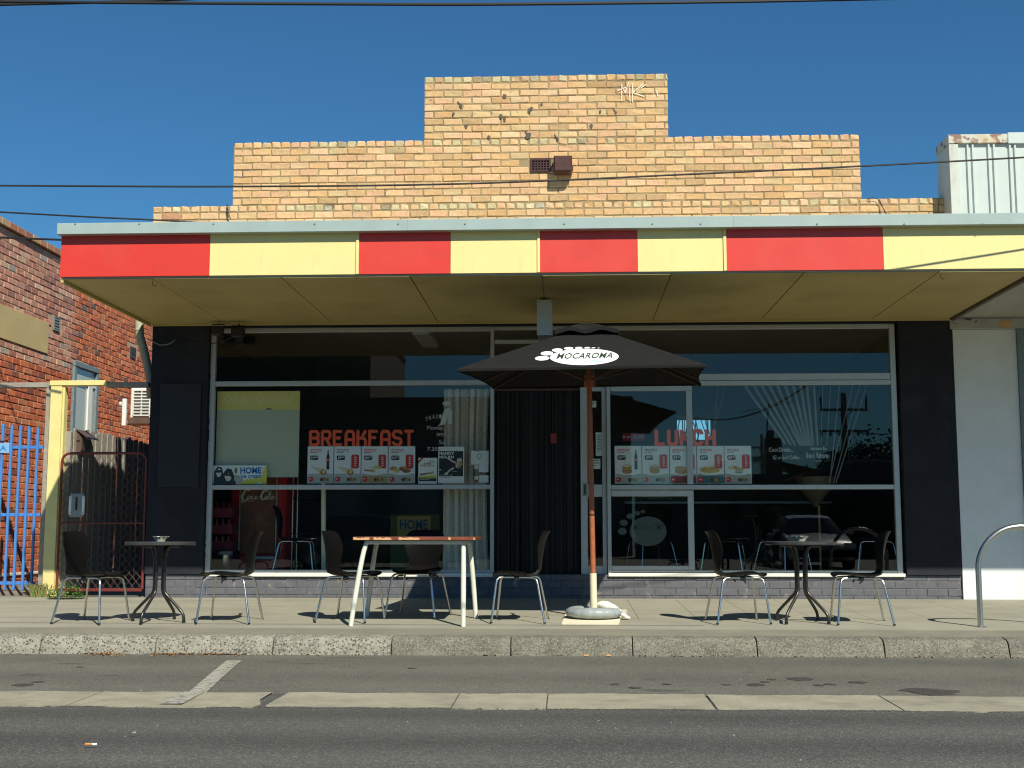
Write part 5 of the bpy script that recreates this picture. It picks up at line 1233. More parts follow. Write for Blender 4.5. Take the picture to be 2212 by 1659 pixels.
def menu(lab, x0, x1, y0, y1, price, drink, dish, foot):
    th = thing('menu_poster', lab, 'poster', at((x0+x1)/2, y1, YW), 'menu posters along the windows'); a = Art(th, x0, x1, y0, y1); a.sheet(M['p_sheet'])
    a.part('background', [('rect', 'p_pale', .02, .98, .21, .26), ('rect', 'p_sheet', .02, .98, .26, .985)])
    a.part('heading', [('bars', 'p_red' if drink == 'bottle' or foot != 'p_pale' else 'p_meat', .10, .56, .80, .92, 3)])
    a.part('price_tag', [('poly', 'p_black', [(.10,.66), (.13,.63), (.38,.63), (.41,.66), (.41,.72), (.38,.75), (.13,.75), (.10,.72)]), ('text', 'p_sheet', price[0], .14, .28, .655, .725, 0, .02), ('text', 'p_sheet', price[1], .295, .385, .685, .725, 0, .02)])
    a.part('drink_picture', bottle(.79, .37, .90) if drink == 'bottle' else can(.79, .40, .77, .145))
    a.part('food_picture', food(dish))
    a.part('footer', [('rect', foot, .02, .98, .015, .20), ('ell', 'p_red', .14, .11, .10, .068), ('bars', 'p_sheet', .07, .21, .09, .13, 1), blob('p_black', .55, .10, .055, .045), blob('p_meat', .64, .11, .06, .05), blob('p_lettuce', .73, .10, .06, .05), blob('p_darkred', .80, .10, .03, .04)])
def y_(v): return v
L0 = [664, 721, 780, 838.5, 897.5]
menu('menu poster of a wrap with a bottle of cola, first under the word BREAKFAST', L0[0], L0[1]-1, 964, 1044, ('$10', '00'), 'bottle', 'wrap', 'p_pale')
menu('menu poster of a wrap with a red can, second under the word BREAKFAST', L0[1]+.5, L0[2]-1, 964, 1044, ('$9', '00'), 'can', 'wrap', 'p_pale')
menu('menu poster of cut sandwiches on a plate with tan footer strip', L0[2]+.5, L0[3]-1, 964, 1044, ('$6', '00'), 'can', 'sandwich', 'p_tan')
menu('menu poster of a cooked breakfast plate priced twelve dollars', L0[3]+.5, L0[4]-1, 964, 1044, ('$12', '00'), 'can', 'fryup', 'p_pale')
L1 = [1328, 1387, 1446.5, 1505.5, 1565, 1624.5]
menu('menu poster of a burger with a bottle of cola, first under the word LUNCH', L1[0], L1[1]-1, 963, 1045, ('$10', '00'), 'bottle', 'burger', 'p_pale')
menu('menu poster of a burger with a red can and pale footer', L1[1]+.5, L1[2]-1, 963, 1045, ('$9', '00'), 'can', 'burger', 'p_pale')
menu('menu poster of burger and chips with dark red footer strip', L1[2]+.5, L1[3]-1, 963, 1045, ('$9', '00'), 'can', 'burgerfries', 'p_darkred')
menu('menu poster of a plate of chips with dark teal footer strip', L1[3]+.5, L1[4]-1, 963, 1045, ('$9', '50'), 'can', 'fries', 'p_teal')
menu('menu poster of egg and salad plate, last at right under the word LUNCH', L1[4]+.5, L1[5]-1, 963, 1045, ('$5', '00'), 'can', 'egg', 'p_pale')
# cut out words
W_ = .17
LET = {'B': ([[(.09,.04), (.09,.96)], [(.09,.92), (.70,.92), (.84,.80), (.84,.62), (.70,.51), (.09,.51)], [(.70,.51), (.86,.38), (.86,.22), (.72,.08), (.09,.08)]]),
 'R': [[(.09,0), (.09,.96)], [(.09,.92), (.70,.92), (.84,.80), (.84,.60), (.70,.47), (.09,.47)], [(.48,.47), (.86,0)]],
 'E': [[(.86,.92), (.09,.92), (.09,.08), (.86,.08)], [(.09,.51), (.72,.51)]], 'A': [[(.09,0), (.09,.76), (.25,.92), (.68,.92), (.84,.76), (.84,0)], [(.09,.40), (.84,.40)]],
 'K': [[(.09,0), (.09,1)], [(.16,.50), (.46,.50), (.84,.98)], [(.46,.50), (.70,.47), (.84,.32), (.84,0)]], 'F': [[(.86,.92), (.09,.92), (.09,0)], [(.09,.52), (.72,.52)]],
 'S': [[(.84,.72), (.84,.80), (.70,.92), (.24,.92), (.09,.80), (.09,.66), (.24,.52), (.70,.46), (.84,.34), (.84,.20), (.70,.08), (.24,.08), (.09,.20), (.09,.28)]],
 'T': [[(.02,.92), (.90,.92)], [(.46,.92), (.46,0)]], 'L': [[(.12,1), (.12,.08), (.90,.08)]], 'U': [[(.10,1), (.10,.22), (.24,.08), (.70,.08), (.84,.22), (.84,1)]],
 'N': [[(.10,0), (.10,1)], [(.10,.96), (.84,.04)], [(.84,0), (.84,1)]], 'C': [[(.84,.70), (.84,.78), (.70,.92), (.24,.92), (.10,.78), (.10,.22), (.24,.08), (.70,.08), (.84,.22), (.84,.30)]], 'H': [[(.10,0), (.10,1)], [(.84,0), (.84,1)], [(.10,.48), (.84,.48)]]}
def word(lab, s, x0, x1, y0, y1, wk, slot):
    th = thing(s.lower()+'_sign', lab, 'sign', at((x0+x1)/2, y1, YW)); n = len(s)
    z0, z1_ = at((x0+x1)/2, y1, YW).z, at((x0+x1)/2, y0, YW).z; H = z1_-z0
    for i, ch in enumerate(s):
        lx = x0+(x1-x0)*i/n; A = at(lx, y0, YW).x; wd = (at(x0+(x1-x0)*(i+slot)/n, y0, YW).x-A)*.98; q = MB(); kz = 0; tiltz = rnd.uniform(-.004, .004)
        for st_ in LET[ch]:
            d = .0005*kz; kz += 1
            strokebox(q, [(p[0]*wd/.93, p[1]*H) for p in st_], wk*H, lambda u, v, w_: (A+u+tiltz*v, YW+.001+d+w_*.003, z0+v), 1)
        build(q, 'letter', M['orange'], th)
word('orange red cut out letters spelling BREAKFAST above the left row of menu posters', 'BREAKFAST', 669, 899, 929, 963.5, .185, .82)
word('orange red cut out letters spelling LUNCH above the right row of menu posters', 'LUNCH', 1415, 1551, 928, 962.5, .235, .78)
# daily specials board
th = thing('specials_board', 'pale green chalk board with yellow Daily Special heading behind the left window', 'board', at(556, 1030, YW+.05)); a = Art(th, 467, 646, 845, 1031, YW+.05); a.sheet(M['chalk'], t=.012)
a.part('heading_strip', [('rect', 'chalk_head', 0, 1, .784, 1), ('text', 'chalk_script', 'Daily Special', .05, .92, .83, .95, .45, 0), ('poly', 'p_black', [(.58,.785), (.61,.80), (.65,.80), (.66,.785)])])
# ice cream poster
th = thing('ice_cream_poster', 'yellow and white HOME ice cream poster picturing two women in sunglasses', 'poster', at(517, 1046, YW)); a = Art(th, 459, 576, 1005.5, 1046, YW-.0005); a.sheet(M['p_white'])
a.part('picture', [('poly', 'p_sheet', [(0,0), (.45,0), (.40,1), (0,1)]), ('poly', 'p_hair', [(.02,.0), (.03,.7), (.09,.95), (.17,.9), (.20,.5), (.17,0)]), blob('p_skin', .115, .62, .05, .22), ('rect', 'p_hair', .06, .17, .62, .76),
  ('poly', 'p_hair', [(.16,0), (.20,.6), (.27,.86), (.35,.8), (.40,.45), (.44,0)]), blob('p_skin', .29, .42, .06, .27), ('ell', 'p_hair', .262, .52, .034, .09), ('ell', 'p_hair', .325, .50, .034, .09), ('poly', 'p_hair', [(.20,.6), (.24,.76), (.36,.74), (.38,.58)]),
  ('ell', 'p_green', .43, .72, .027, .17), ('rect', 'p_tan', .424, .436, .40, .56), blob('p_pale', .46, .3, .06, .2), blob('p_pale', .52, .18, .05, .15)])
a.part('swirl', [('poly', 'p_yellow', [(.50,0), (.62,.28), (.80,.30), (.92,.45), (.90,.15), (.80,0)]), ('poly', 'p_yellow', [(.92,.55), (.97,.95), (1,1), (1,0), (.9,0)])])
a.part('lettering', [('text', 'p_blue', 'HOME', .51, .90, .56, .90, 0, .03), ('text', 'p_blue', 'ice cream', .52, .90, .33, .54, 0, .015)])
# two bills and taped letters
th = thing('fitness_bill', 'small white fitness course bill with yellow strip, left of the black event poster', 'poster', at(923, 1045, YW)); a = Art(th, 903.5, 944, 989, 1045); a.sheet(M['p_white'])
a.part('print', [('poly', 'p_red', [(0,.78), (.28,1), (.16,1), (0,.88)]), ('poly', 'p_bun', [(.6,.93), (.72,.86), (.66,.82)]), ('poly', 'p_teal', [(.74,.88), (.84,.86), (.80,.80)]), ('text', 'p_black', '6 WEEK', .30, .70, .74, .82, 0, .02), ('text', 'p_bun', 'FITNESS BOOST', .12, .88, .66, .73, 0, .015), ('rect', 'p_yellow', .04, .96, .24, .32), ('rect', 'p_black', .04, .96, .10, .24), ('bars', 'p_pale', .12, .88, .12, .22, 2),
  ('line', 'p_black', [(.10,.36), (.45,.39)], .05), ('line', 'p_bun', [(.45,.39), (.72,.42), (.82,.47)], .06), ('line', 'p_skin', [(.72,.42), (.72,.33)], .03), ('line', 'p_skin', [(.80,.45), (.80,.34)], .03)])
th = thing('event_poster', 'black and white event poster headed MANDY NOLAN, right of the fitness bill', 'poster', at(974, 1044, YW)); a = Art(th, 946.5, 1002.5, 965, 1044); a.sheet(M['p_white'])
a.part('picture', [('rect', 'p_black', .03, .96, .19, .88), ('line', 'p_skin', [(.38,.68), (.55,.60), (.72,.55)], .045), blob('p_skin', .82, .63, .10, .06), ('poly', 'p_tan', [(.62,.56), (.90,.60), (.95,.52), (.80,.40), (.70,.42)]), ('line', 'p_skin', [(.78,.56), (.68,.44)], .05), ('line', 'p_skin', [(.60,.42), (.45,.36), (.33,.27)], .05), blob('p_skin', .31, .26, .07, .035), blob('p_skin', .08, .37, .05, .014)])
a.part('lettering', [('text', 'p_white', 'MANDY', .02, .62, .78, .86, 0, .03), ('text', 'p_white', 'NOLAN', .02, .60, .68, .76, 0, .03), ('bars', 'p_pale', .55, .85, .30, .33, 1), ('bars', 'p_pale', .08, .92, .20, .235, 1), ('bars', 'p_grey', .06, .8, .13, .16, 1)])
for x0, x1, y0, y1, nm, lab, its in ((1017, 1055.5, 973.5, 1003.5, 'letter_sheet', 'white typed letter taped at the right edge of the left window', [('bars', 'p_grey', .3, .7, .9, .95, 1), ('ell', 'p_grey', .48, .62, .14, .18), ('ell', 'p_sheet', .48, .62, .10, .13), ('bars', 'p_grey', .34, .64, .34, .4, 1)]),
        (1034, 1055, 1003.8, 1020, 'letter_sheet', 'smaller white sheet taped directly below the typed letter', [('bars', 'p_sheet', .2, .8, .3, .8, 3)]), (1035, 1055, 1026.5, 1043, 'letter_sheet', 'small white card at the bottom right corner of the left window', [('bars', 'p_grey', .2, .9, .05, .15, 1)]),
        (1024.5, 1032.5, 1005.5, 1013, 'sticker', 'tiny white sticker left of the smaller taped sheet', [('bars', 'p_grey', .2, .8, .3, .6, 1)]), (1025, 1033, 1029, 1043, 'sticker', 'tiny white and red sticker beside the small white card', [('rect', 'p_darkred', .1, .9, .05, .5)])):
    th = thing(nm, lab, 'paper' if nm == 'letter_sheet' else 'sticker', at(x0, y1, YW)); a = Art(th, x0, x1, y0, y1); a.sheet(M['p_sheet']); a.part('print', its)
for x0, x1, y0, y1, lab in ((1272, 1288, 866, 880, 'small white card at the top of the sliding door glass'), (1287, 1301, 934, 985, 'long white price list on the sliding door glass'), (1274, 1297, 991, 1013, 'white notice low on the upper sliding door glass')):
    th = thing('door_notice', lab, 'paper', at(x0, y1, .115)); a = Art(th, x0, x1, y0, y1, .111); a.sheet(M['p_sheet']); a.part('print', [('bars', 'p_grey', .2, .85, .15, .9, 8 if y1-y0 > 40 else 3)])
# red open sign hanging inside
th = thing('open_sign', 'small red open sign with soft drink script hanging inside above the burger posters', 'sign', at(1370, 951, .5)); a = Art(th, 1345, 1392, 936, 952, .5); a.sheet(M['cola_red'], t=.02)
its = [('ell', 'p_sheet', .06, .5, .04, .14), ('text', 'p_sheet', 'open', .18, .42, .36, .60, .2, .01), ('ell', 'p_sheet', .94, .5, .04, .14)]; coca(its, 'p_sheet', .54, .86, .3, .72); a.part('lettering', its)
# lettering on the glass
def decal(name, lab, x0, x1, y0, y1, its, pname='lettering', Y=.0585):
    th = thing(name, lab, 'lettering', at((x0+x1)/2, y1, Y)); a = Art(th, x0, x1, y0, y1, Y-.0035); a.part(pname, its)
ZS = lambda x, y: ((x-440)/500, 1-(y-260)/660)  # survey of the hours lettering
its = []
for k, ch in enumerate('TRADING'):
    ang = R(32-10.5*k); cx, cy = .05+k*.088+.02, .565+.075*math.sin(R(20+20*k)); its.append(('text', 'decal', ch, cx-.025, cx+.03, cy, cy+.075))
its += [('text', 'decal', 'Monday', .09, .50, .40, .50), ('text', 'decal', 'am', .33, .50, .30, .36), ('text', 'decal', 'Sat', .39, .56, .145, .225), ('text', 'decal', '7.30am to', .10, .72, .02, .09)]
decal('hours_lettering', 'white trading hours lettering on the glass above the black event poster', 915, 1000, 863, 976, its)
its = [('ell', 'decal', .62, .90, .30, .085), ('poly', 'decal', [(.25,.30), (.38,.55), (.55,.70), (.85,.74), (1.0,.6), (1.0,.1), (.75,.1), (.70,.40), (.55,.12), (.35,.05), (0,.02), (.18,.12)])]
decal('figure_decal', 'white figure decal between the arched hours lettering and the curtain', 946, 976, 866, 921, its, 'print')
decal('coffee_lettering', 'faint white Cool Drinks lettering low on the right window, left group', 1660, 1730, 965, 994, [('text', 'decal', 'Cool Drinks...', .02, .78, .62, .95), ('text', 'decal', '$2 or Iced Coffee..', .14, 1.0, .02, .35)])
decal('espresso_lettering', 'faint white Espresso Bar lettering low on the right window, right group', 1742, 1790, 964, 1000, [('text', 'decal', 'Espresso Bar', .2, .95, .72, .98), ('text', 'decal', 'Brew in Melbourne', 0, .98, .28, .62), ('bars', 'decal', .4, .8, .06, .14, 1)])
its = [('ell', 'oval', .62, .42, .38, .42)]+[('ell', 'oval', x, y, rx, ry) for x, y, rx, ry in ((.09,.42,.09,.10), (.12,.66,.085,.09), (.25,.84,.075,.08), (.40,.93,.065,.06), (.52,.97,.05,.04))]+[('text', 'logo_dark', 'MOCAROMA', .32, .96, .44, .66, .1, .02)]
decal('oval_decal', 'faded oval MOCAROMA decal on the lower sash of the right window', 1335, 1440, 1103, 1180, its, 'print', .0515)

# ================================================================== INSIDE THE SHOP
yk = .30
q = MB(); x0, x1 = at(958, 1000, yk).x, at(1057, 1000, yk).x; z0, z1_ = FL+.02, hz(834)
def cur(u, v):
    wob = .035*math.sin(u*38)+.012*math.sin(u*91+1); pull = 1-.06*math.sin(v*math.pi)*u
    return (x0+(x1-x0)*u*pull+.006*math.sin(u*60), yk+wob*(.7+.3*v), z0+(z1_-z0)*v)
q.grid(cur, 90, 6); o = build(q, 'window_curtain', mat('beige curtain', (.62,.58,.49), .9, var=.25, scale=40), loc=(x0, yk, z0), smooth=80); tag(o, 'pale beige pleated curtain gathered at the right end of the left window', 'curtain')
ys = .17; sc = thing('strip_curtain', 'dark brown plastic strip curtain hanging in the open doorway', 'curtain', (vx(1160), ys, hz(834)))
x0, x1 = vx(1068), vx(1256); n = 52; zt3 = hz(836)-.004; ms = [mat('dark strip', (.013,.0115,.010), .45, var=.2, scale=9, spec=.25), mat('darker strip', (.007,.0065,.006), .5, var=.2, scale=9, spec=.2)]
q = MB(); q.box(x0, x1, ys-.012, ys+.012, zt3-.02, zt3); build(q, 'top_rail', M['brownmetal'], sc)
for k in range(n):
    x = x0+(x1-x0)*(k+.5)/n; w2 = .0165; dy = rnd.uniform(-.014, .014); t = rnd.uniform(-.4, .4); q = MB(); b0 = FL+.02+rnd.uniform(0, .02); sw = rnd.uniform(-.006, .006)
    pr = [(-w2, .004), (0, -.005), (w2, .004), (w2, .0055), (0, -.0035), (-w2, .0055)]; pr = [(u*math.cos(t)-v*math.sin(t), u*math.sin(t)+v*math.cos(t)) for u, v in pr]
    vs = [(x+u+sw, ys+dy+v, b0) for u, v in pr]+[(x+u, ys+dy*.3+v, zt3-.021) for u, v in pr]; m_ = len(pr)
    q.add(vs, [list(range(m_)), list(range(2*m_-1, m_-1, -1))]+[[i, i+m_, (i+1) % m_+m_, (i+1) % m_] for i in range(m_)]); build(q, 'strip', rnd.choice(ms), sc)
p = at(1196, 947, .12); q = MB(); q.box(p.x-.035, p.x+.035, .118, .122, p.z-.06, p.z+.06); o = build(q, 'red_tag', M['p_darkred'], loc=p); tag(o, 'dim red tag hanging among the dark door strips', 'tag')
# drinks fridge
YFR = 1.0; x0, x1 = at(497, 1100, YFR).x, at(618, 1100, YFR).x; zf0, zf1 = FL+.06, FL+2.25
fg = thing('drinks_fridge', 'tall red soft drink fridge with white script behind the left window', 'fridge', ((x0+x1)/2, YFR+.35, FL))
q = MB(); q.cbox(x0, x1, YFR, YFR+.7, zf0, zf1, .02); build(q, 'cabinet', M['cola_red'], fg)
dx, dx2 = at(536, 1100, YFR).x, at(592, 1100, YFR).x
dx, dx2 = x0+(x1-x0)*.2, x0+(x1-x0)*.82
def bowed(u, v, w_): return (u, w_, v)
q = MB(); A = at(540, 1080, YFR)
zz0, zz1 = at(560, 1205, YFR).z, at(560, 1048, YFR).z
q.cbox(dx, dx2, YFR-.035, YFR-.001, zz0+.05, zz1+.12, .01); dr = build(q, 'door', [mat('drink picture', (.22,.075,.025), .3, var=.5, scale=4)], fg)
q = MB(); q.cbox(dx-.02, dx-.002, YFR-.04, YFR-.002, zz0+.05, zz1+.12, .004); q.cbox(dx2+.002, dx2+.02, YFR-.04, YFR-.002, zz0+.05, zz1+.12, .004); q.cbox(dx+.1, dx2-.0, YFR-.03, YFR-.002, zz0-.02, zz0+.02, .004); build(q, 'trim', M['alu'], fg)
th = fg; a = Art(fg, 520, 594, 1056, 1086, YFR-.045); its = []; coca(its, 'p_white', .02, .98, .04, .96); a.part('lettering', its)
# crates of bottles and the pedal bin
xc = at(484, 1130, .75)
for k, (yy, h_) in enumerate(((1172, .20), (1140, .2), (1108, .2))):
    z = FL+.30+.205*k; t = thing('drink_crate', ['red drinks crate at the bottom of the stack in the left window corner', 'red drinks crate in the middle of the stack in the left window corner', 'red drinks crate on top of the stack in the left window corner'][k], 'crate', (xc.x, .75, z), 'red crates stacked in the window corner')
    q = MB(); xa, xb = xc.x-.12, xc.x+.14
    for u0, u1, v0, v1 in ((xa, xa+.012, .6, .9), (xb-.012, xb, .6, .9), (xa+.012, xb-.012, .6, .612), (xa+.012, xb-.012, .888, .9)): q.box(u0, u1, v0, v1, z+.01, z+.12)
    q.box(xa, xb, .6, .9, z, z+.0098); build(q, 'crate_body', M['crate_red'], t)
    for i in range(3):
        q = MB(); q.lathe([(.033, z+.011), (.035, z+.03), (.035, z+.11), (.014, z+.165), (.013, z+.185), (0, z+.186)], xa+.05+.075*i, .68, 12); build(q, 'bottle', mat('bottle', (.25,.02,.02), .08, var=.1) if i == 0 and k == 0 else bpy.data.materials['bottle'], t, smooth=50)
q = MB(); q.box(xc.x-.14, xc.x+.16, .58, .92, FL, FL+.299); o = build(q, 'low_stand', M['dark'], loc=(xc.x, .75, FL)); tag(o, 'dark low stand under the stacked red crates', 'stand')
pb = at(487, 1200, .42); t = thing('pedal_bin', 'small chrome pedal bin behind the glass at the left window corner', 'bin', (pb.x, .42, FL))
q = MB(); q.lathe([(.085, FL+.002), (.088, FL+.02), (.088, FL+.255), (.09, FL+.26)], pb.x, .42, 28); build(q, 'body', M['chrome'], t, smooth=40)
q = MB(); q.lathe([(.092, FL+.2605), (.092, FL+.285), (.08, FL+.30), (0, FL+.305)], pb.x, .42, 28); build(q, 'lid', M['grey'], t, smooth=40)
p0, p1 = at(700, 1182, .45), at(698, 1052, .45); q = MB(); q.tube([(p0.x, .45, FL), (p1.x, .45, 1.66)], .03, 12); o = build(q, 'inner_post', M['ivory'], loc=(p0.x, .45, FL), smooth=50); tag(o, 'slim ivory post standing just inside the left window', 'post')
for x in (614, 632, 642):
    p0 = at(x, 1100, 1.3); q = MB(); q.tube([(p0.x, 1.3, FL), (p0.x, 1.3, 2.2)], .012, 8); 
    if x == 614: rk = thing('display_rack', 'dark display rack with thin steel uprights beside the red fridge', 'rack', (p0.x+.1, 1.4, FL))
    build(q, 'upright', M['steel'], rk)
q = MB(); p0 = at(614, 1100, 1.3).x
for z in (.5, .95, 1.4, 1.85): q.cbox(p0-.02, p0+.42, 1.29, 1.7, FL+z, FL+z+.02, .003)
build(q, 'shelf', M['dark'], rk)
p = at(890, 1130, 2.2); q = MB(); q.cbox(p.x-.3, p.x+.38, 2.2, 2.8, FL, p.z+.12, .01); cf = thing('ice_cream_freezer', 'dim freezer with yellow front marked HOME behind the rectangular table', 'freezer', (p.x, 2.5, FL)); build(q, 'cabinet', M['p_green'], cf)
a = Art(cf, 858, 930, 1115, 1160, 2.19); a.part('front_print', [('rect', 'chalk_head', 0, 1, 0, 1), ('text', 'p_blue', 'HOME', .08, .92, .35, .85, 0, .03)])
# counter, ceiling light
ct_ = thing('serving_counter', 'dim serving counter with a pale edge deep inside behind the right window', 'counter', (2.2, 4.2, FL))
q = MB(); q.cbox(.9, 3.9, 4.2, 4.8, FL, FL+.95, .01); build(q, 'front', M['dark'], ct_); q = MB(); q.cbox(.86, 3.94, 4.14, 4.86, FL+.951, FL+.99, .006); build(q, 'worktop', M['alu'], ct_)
p = at(912, 772, 1.6); q = MB(); q.cbox(p.x-.1, p.x+.12, 1.3, 2.5, 3.33, 3.42, .01); o = build(q, 'ceiling_light', M['white'], loc=(p.x, 1.9, 3.42)); tag(o, 'white ceiling light fitting seen through the top of the left window', 'light')
# fan of ribbons inside the right window
YR = .8; rf = thing('ribbon_fan', 'fan of pale ribbons gathered on a thin post behind the right window', 'decoration', (at(1775, 1086, YR).x, YR, FL))
u6b = lambda x, y: at((2700+x/2.572)*.54861, (1480+y/2.572)*.54861, YR)
apex = u6b(1382, 1310)
mr_ = mat('pale ribbon', (.22,.245,.225), .8, var=.1)
for k, (x, yb, xb, wd) in enumerate(((600,690,1010,.030), (690,700,1065,.030), (770,705,1110,.032), (850,705,1160,.032), (930,705,1185,.034), (1010,705,1215,.034), (1090,705,1240,.034), (1165,705,1262,.034), (1230,705,1292,.03), (1300,705,1338,.026), (1390,705,1372,.008), (1470,710,1430,.008), (1560,1080,1462,.012), (1690,1085,1450,.012), (1760,1085,1500,.012), (1830,1085,1525,.014), (330,540,285,.008), (410,540,285,.008))):
    A, B = u6b(x+(x-xb)*.04, 76), u6b(xb, yb); q = MB(); strokebox(q, [(A.x, A.z+.25), (A.x, A.z), (B.x, B.z)] if k < 0 else [(A.x, A.z), (B.x, B.z)], wd, lambda u, v, w_: (u, YR-.002+.0012*k+w_, v), .001); build(q, 'ribbon', mr_, rf)
A, B = u6b(1190, 1150), u6b(1500, 1150)
q = MB(); q.lathe([(.012, apex.z-.02), (abs(B.x-A.x)/2, A.z), (abs(B.x-A.x)/2+.05, A.z+.16)], (A.x+B.x)/2, YR+.2, 20); fo = build(q, 'funnel', mat('dim funnel', (.10,.085,.06), .8), rf)
q = MB(); q.tube([(apex.x, YR+.2, FL), (apex.x, YR+.2, apex.z)], .014, 8); build(q, 'post', M['p_tan'], rf)
for k, (px_, py_, yy, rz, lab) in enumerate(((640, 1150, .62, -1.45, 'black chair seen through the left window beside the red fridge'), (1405, 0, 1.15, .4, 'black chair behind the oval decal in the lower right window'), (1562, 0, .62, 2.9, 'black chair just inside the glass right of the sliding sash'), (1690, 0, .75, -.9, 'black chair inside the glass behind the right round table'), (1895, 0, .62, 1.3, 'black chair inside the glass at the far right of the window'))):
    copytree(proto, (at(px_, 1150, yy).x, yy, FL), rz, lab)
copytree(rt, (at(1640, 1150, 1.5).x, 1.5, FL), .3, 'round smoked glass table inside the shop behind the right window')
# yard behind the rear window
q = MB()
for k in range(26):
    x, z = bw0.x+rnd.uniform(-.3, .8), 1.6+rnd.uniform(0, .4); pts = [(x, 8.2, 1.2)]
    for j in range(5): x += rnd.uniform(-.12, .12); z += .28; pts.append((x, 8.2+rnd.uniform(-.2, .2), z))
    q.tube(pts, [.018-.0026*j for j in range(6)], 5)
q.tube([(bw0.x+.3, 8.2, -.3), (bw0.x+.25, 8.2, 1.4)], .05, 8)
o = build(q, 'bare_shrub', M['greywood'], loc=(bw0.x, 8.2, 0)); tag(o, 'bare branching shrub seen through the small rear window', 'shrub')

# ================================================================== ACROSS THE ROAD (seen in the shop glass)
def opp(x, y, d):                                # mirror image in the glass, d metres from the shop front
    s = FPX/(14.75+d); return Vector(((x-1225)/s, -d, CAM.z+(1149.5-y)/s))
def house(name, lab, x0, x1, y0, y1, h, m, trim, extra=True):
    t = thing(name, lab, 'building', ((x0+x1)/2, (y0+y1)/2, -.1)); q = MB(); q.box(x0, x1, y0, y1, -.3, h); build(q, 'wall', m, t)
    q = MB(); q.cbox(x0-.1, x1+.1, y0-.1, y1+.12, h+.001, h+.22, .02); build(q, 'coping', trim, t)
    if extra:
        x = x0+1.2
        while x < x1-2:
            q = MB(); q.box(x, x+1.5, y1+.001, y1+.05, 1, 2.5); build(q, 'window', M['grey'], t); x += 3
    return t
dk = mat('dark rendered wall', (.035,.04,.05), .8); brn = mat('brown sheet wall', (.19,.15,.11), .8)
house('dark_building', 'long low dark building across the road, mirrored in the left window', opp(100, 0, 32).x, 2.4, -44, -32, opp(700, 857, 32).z-.22, dk, dk)
b2 = house('brown_building', 'tall brown panelled building across the road, mirrored in the top of the left window', opp(150, 0, 55).x, opp(795, 0, 55).x, -70, -55, opp(700, 700, 55).z, brn, M['brownmetal'], False)
q = MB(); x = opp(664, 800, 55).x; q.box(x-.15, x+.15, -54.99, -54.9, 0, 14); build(q, 'pipe', M['dark'], b2)
hd_ = 60; t = thing('tiled_house', 'house with a terracotta tiled hip roof across the road, mirrored in the right window', 'building', (11, -hd_-6, -.1))
r0, r1 = opp(1600, 978, hd_), opp(1662, 978, hd_); e1 = opp(1795, 1025, hd_); e0x = r0.x-(e1.x-r1.x); zr_, ze = r0.z, e1.z
q = MB(); q.box(e0x+.5, e1.x-.5, -hd_-11, -hd_-.5, -.3, ze); build(q, 'wall', M['brick_red_many'] if False else M['brownmetal'], t)
q = MB(); ym = -hd_-5.5
nr_ = 18
for k in range(nr_):
    t0, t1 = k/nr_, (k+1)/nr_
    for y_e, ym_ in ((-hd_, ym), (-hd_-11, ym)):
        a0, a1 = (e0x+(r0.x-e0x)*t0, e1.x+(r1.x-e1.x)*t0); b0, b1 = (e0x+(r0.x-e0x)*t1, e1.x+(r1.x-e1.x)*t1)
        z0_, z1_ = ze+(zr_-ze)*t0, ze+(zr_-ze)*t1; ya, yb = y_e+(ym_-y_e)*t0, y_e+(ym_-y_e)*t1
        n = 28
        for i in range(n):
            u0, u1 = i/n, (i+.92)/n
            q.add([(a0+(a1-a0)*u0, ya, z0_+.10), (a0+(a1-a0)*u1, ya, z0_+.06), (b0+(b1-b0)*u1, yb, z1_), (b0+(b1-b0)*u0, yb, z1_+.04)], [(0,1,2,3)])
    for xa, xb in ((e0x, r0.x), (e1.x, r1.x)):
        q.add([(xa+(xb-xa)*t0, -hd_-11+(5.5)*t0, ze+(zr_-ze)*t0+.05), (xa+(xb-xa)*t0, -hd_-5.5*t0, ze+(zr_-ze)*t0+.05), (xa+(xb-xa)*t1, -hd_-5.5*t1, ze+(zr_-ze)*t1+.05), (xa+(xb-xa)*t1, -hd_-11+5.5*t1, ze+(zr_-ze)*t1+.05)], [(0,1,2,3)])
rf_ = build(q, 'roof', mat('roof tile', (.20,.075,.05), .35, var=.4, scale=3), t)
c = opp(1671, 960, hd_-1); q = MB(); q.box(c.x-.45, c.x+.45, c.y-1.2, c.y-.3, 3, opp(1671, 950, hd_).z); q.cbox(c.x-.28, c.x+.05, c.y-1, c.y-.5, opp(1671, 949, hd_).z, opp(1668, 933, hd_).z, .02); build(q, 'chimney', M['brownmetal'], rf_)
a = opp(1650, 970, hd_); b = opp(1660, 874, hd_); q = MB(); q.tube([(a.x, a.y, a.z-.4), (b.x, b.y, b.z)], .04, 6); q.tube([(b.x-1.6, b.y, b.z-.5), (b.x+1.6, b.y, b.z+.1)], .02, 5)
for k in range(7): q.tube([(b.x-1.5+.45*k, b.y-.35, b.z-.48+.08*k), (b.x-1.5+.45*k, b.y+.35, b.z-.48+.08*k)], .012, 4)
build(q, 'aerial', M['dark'], t)
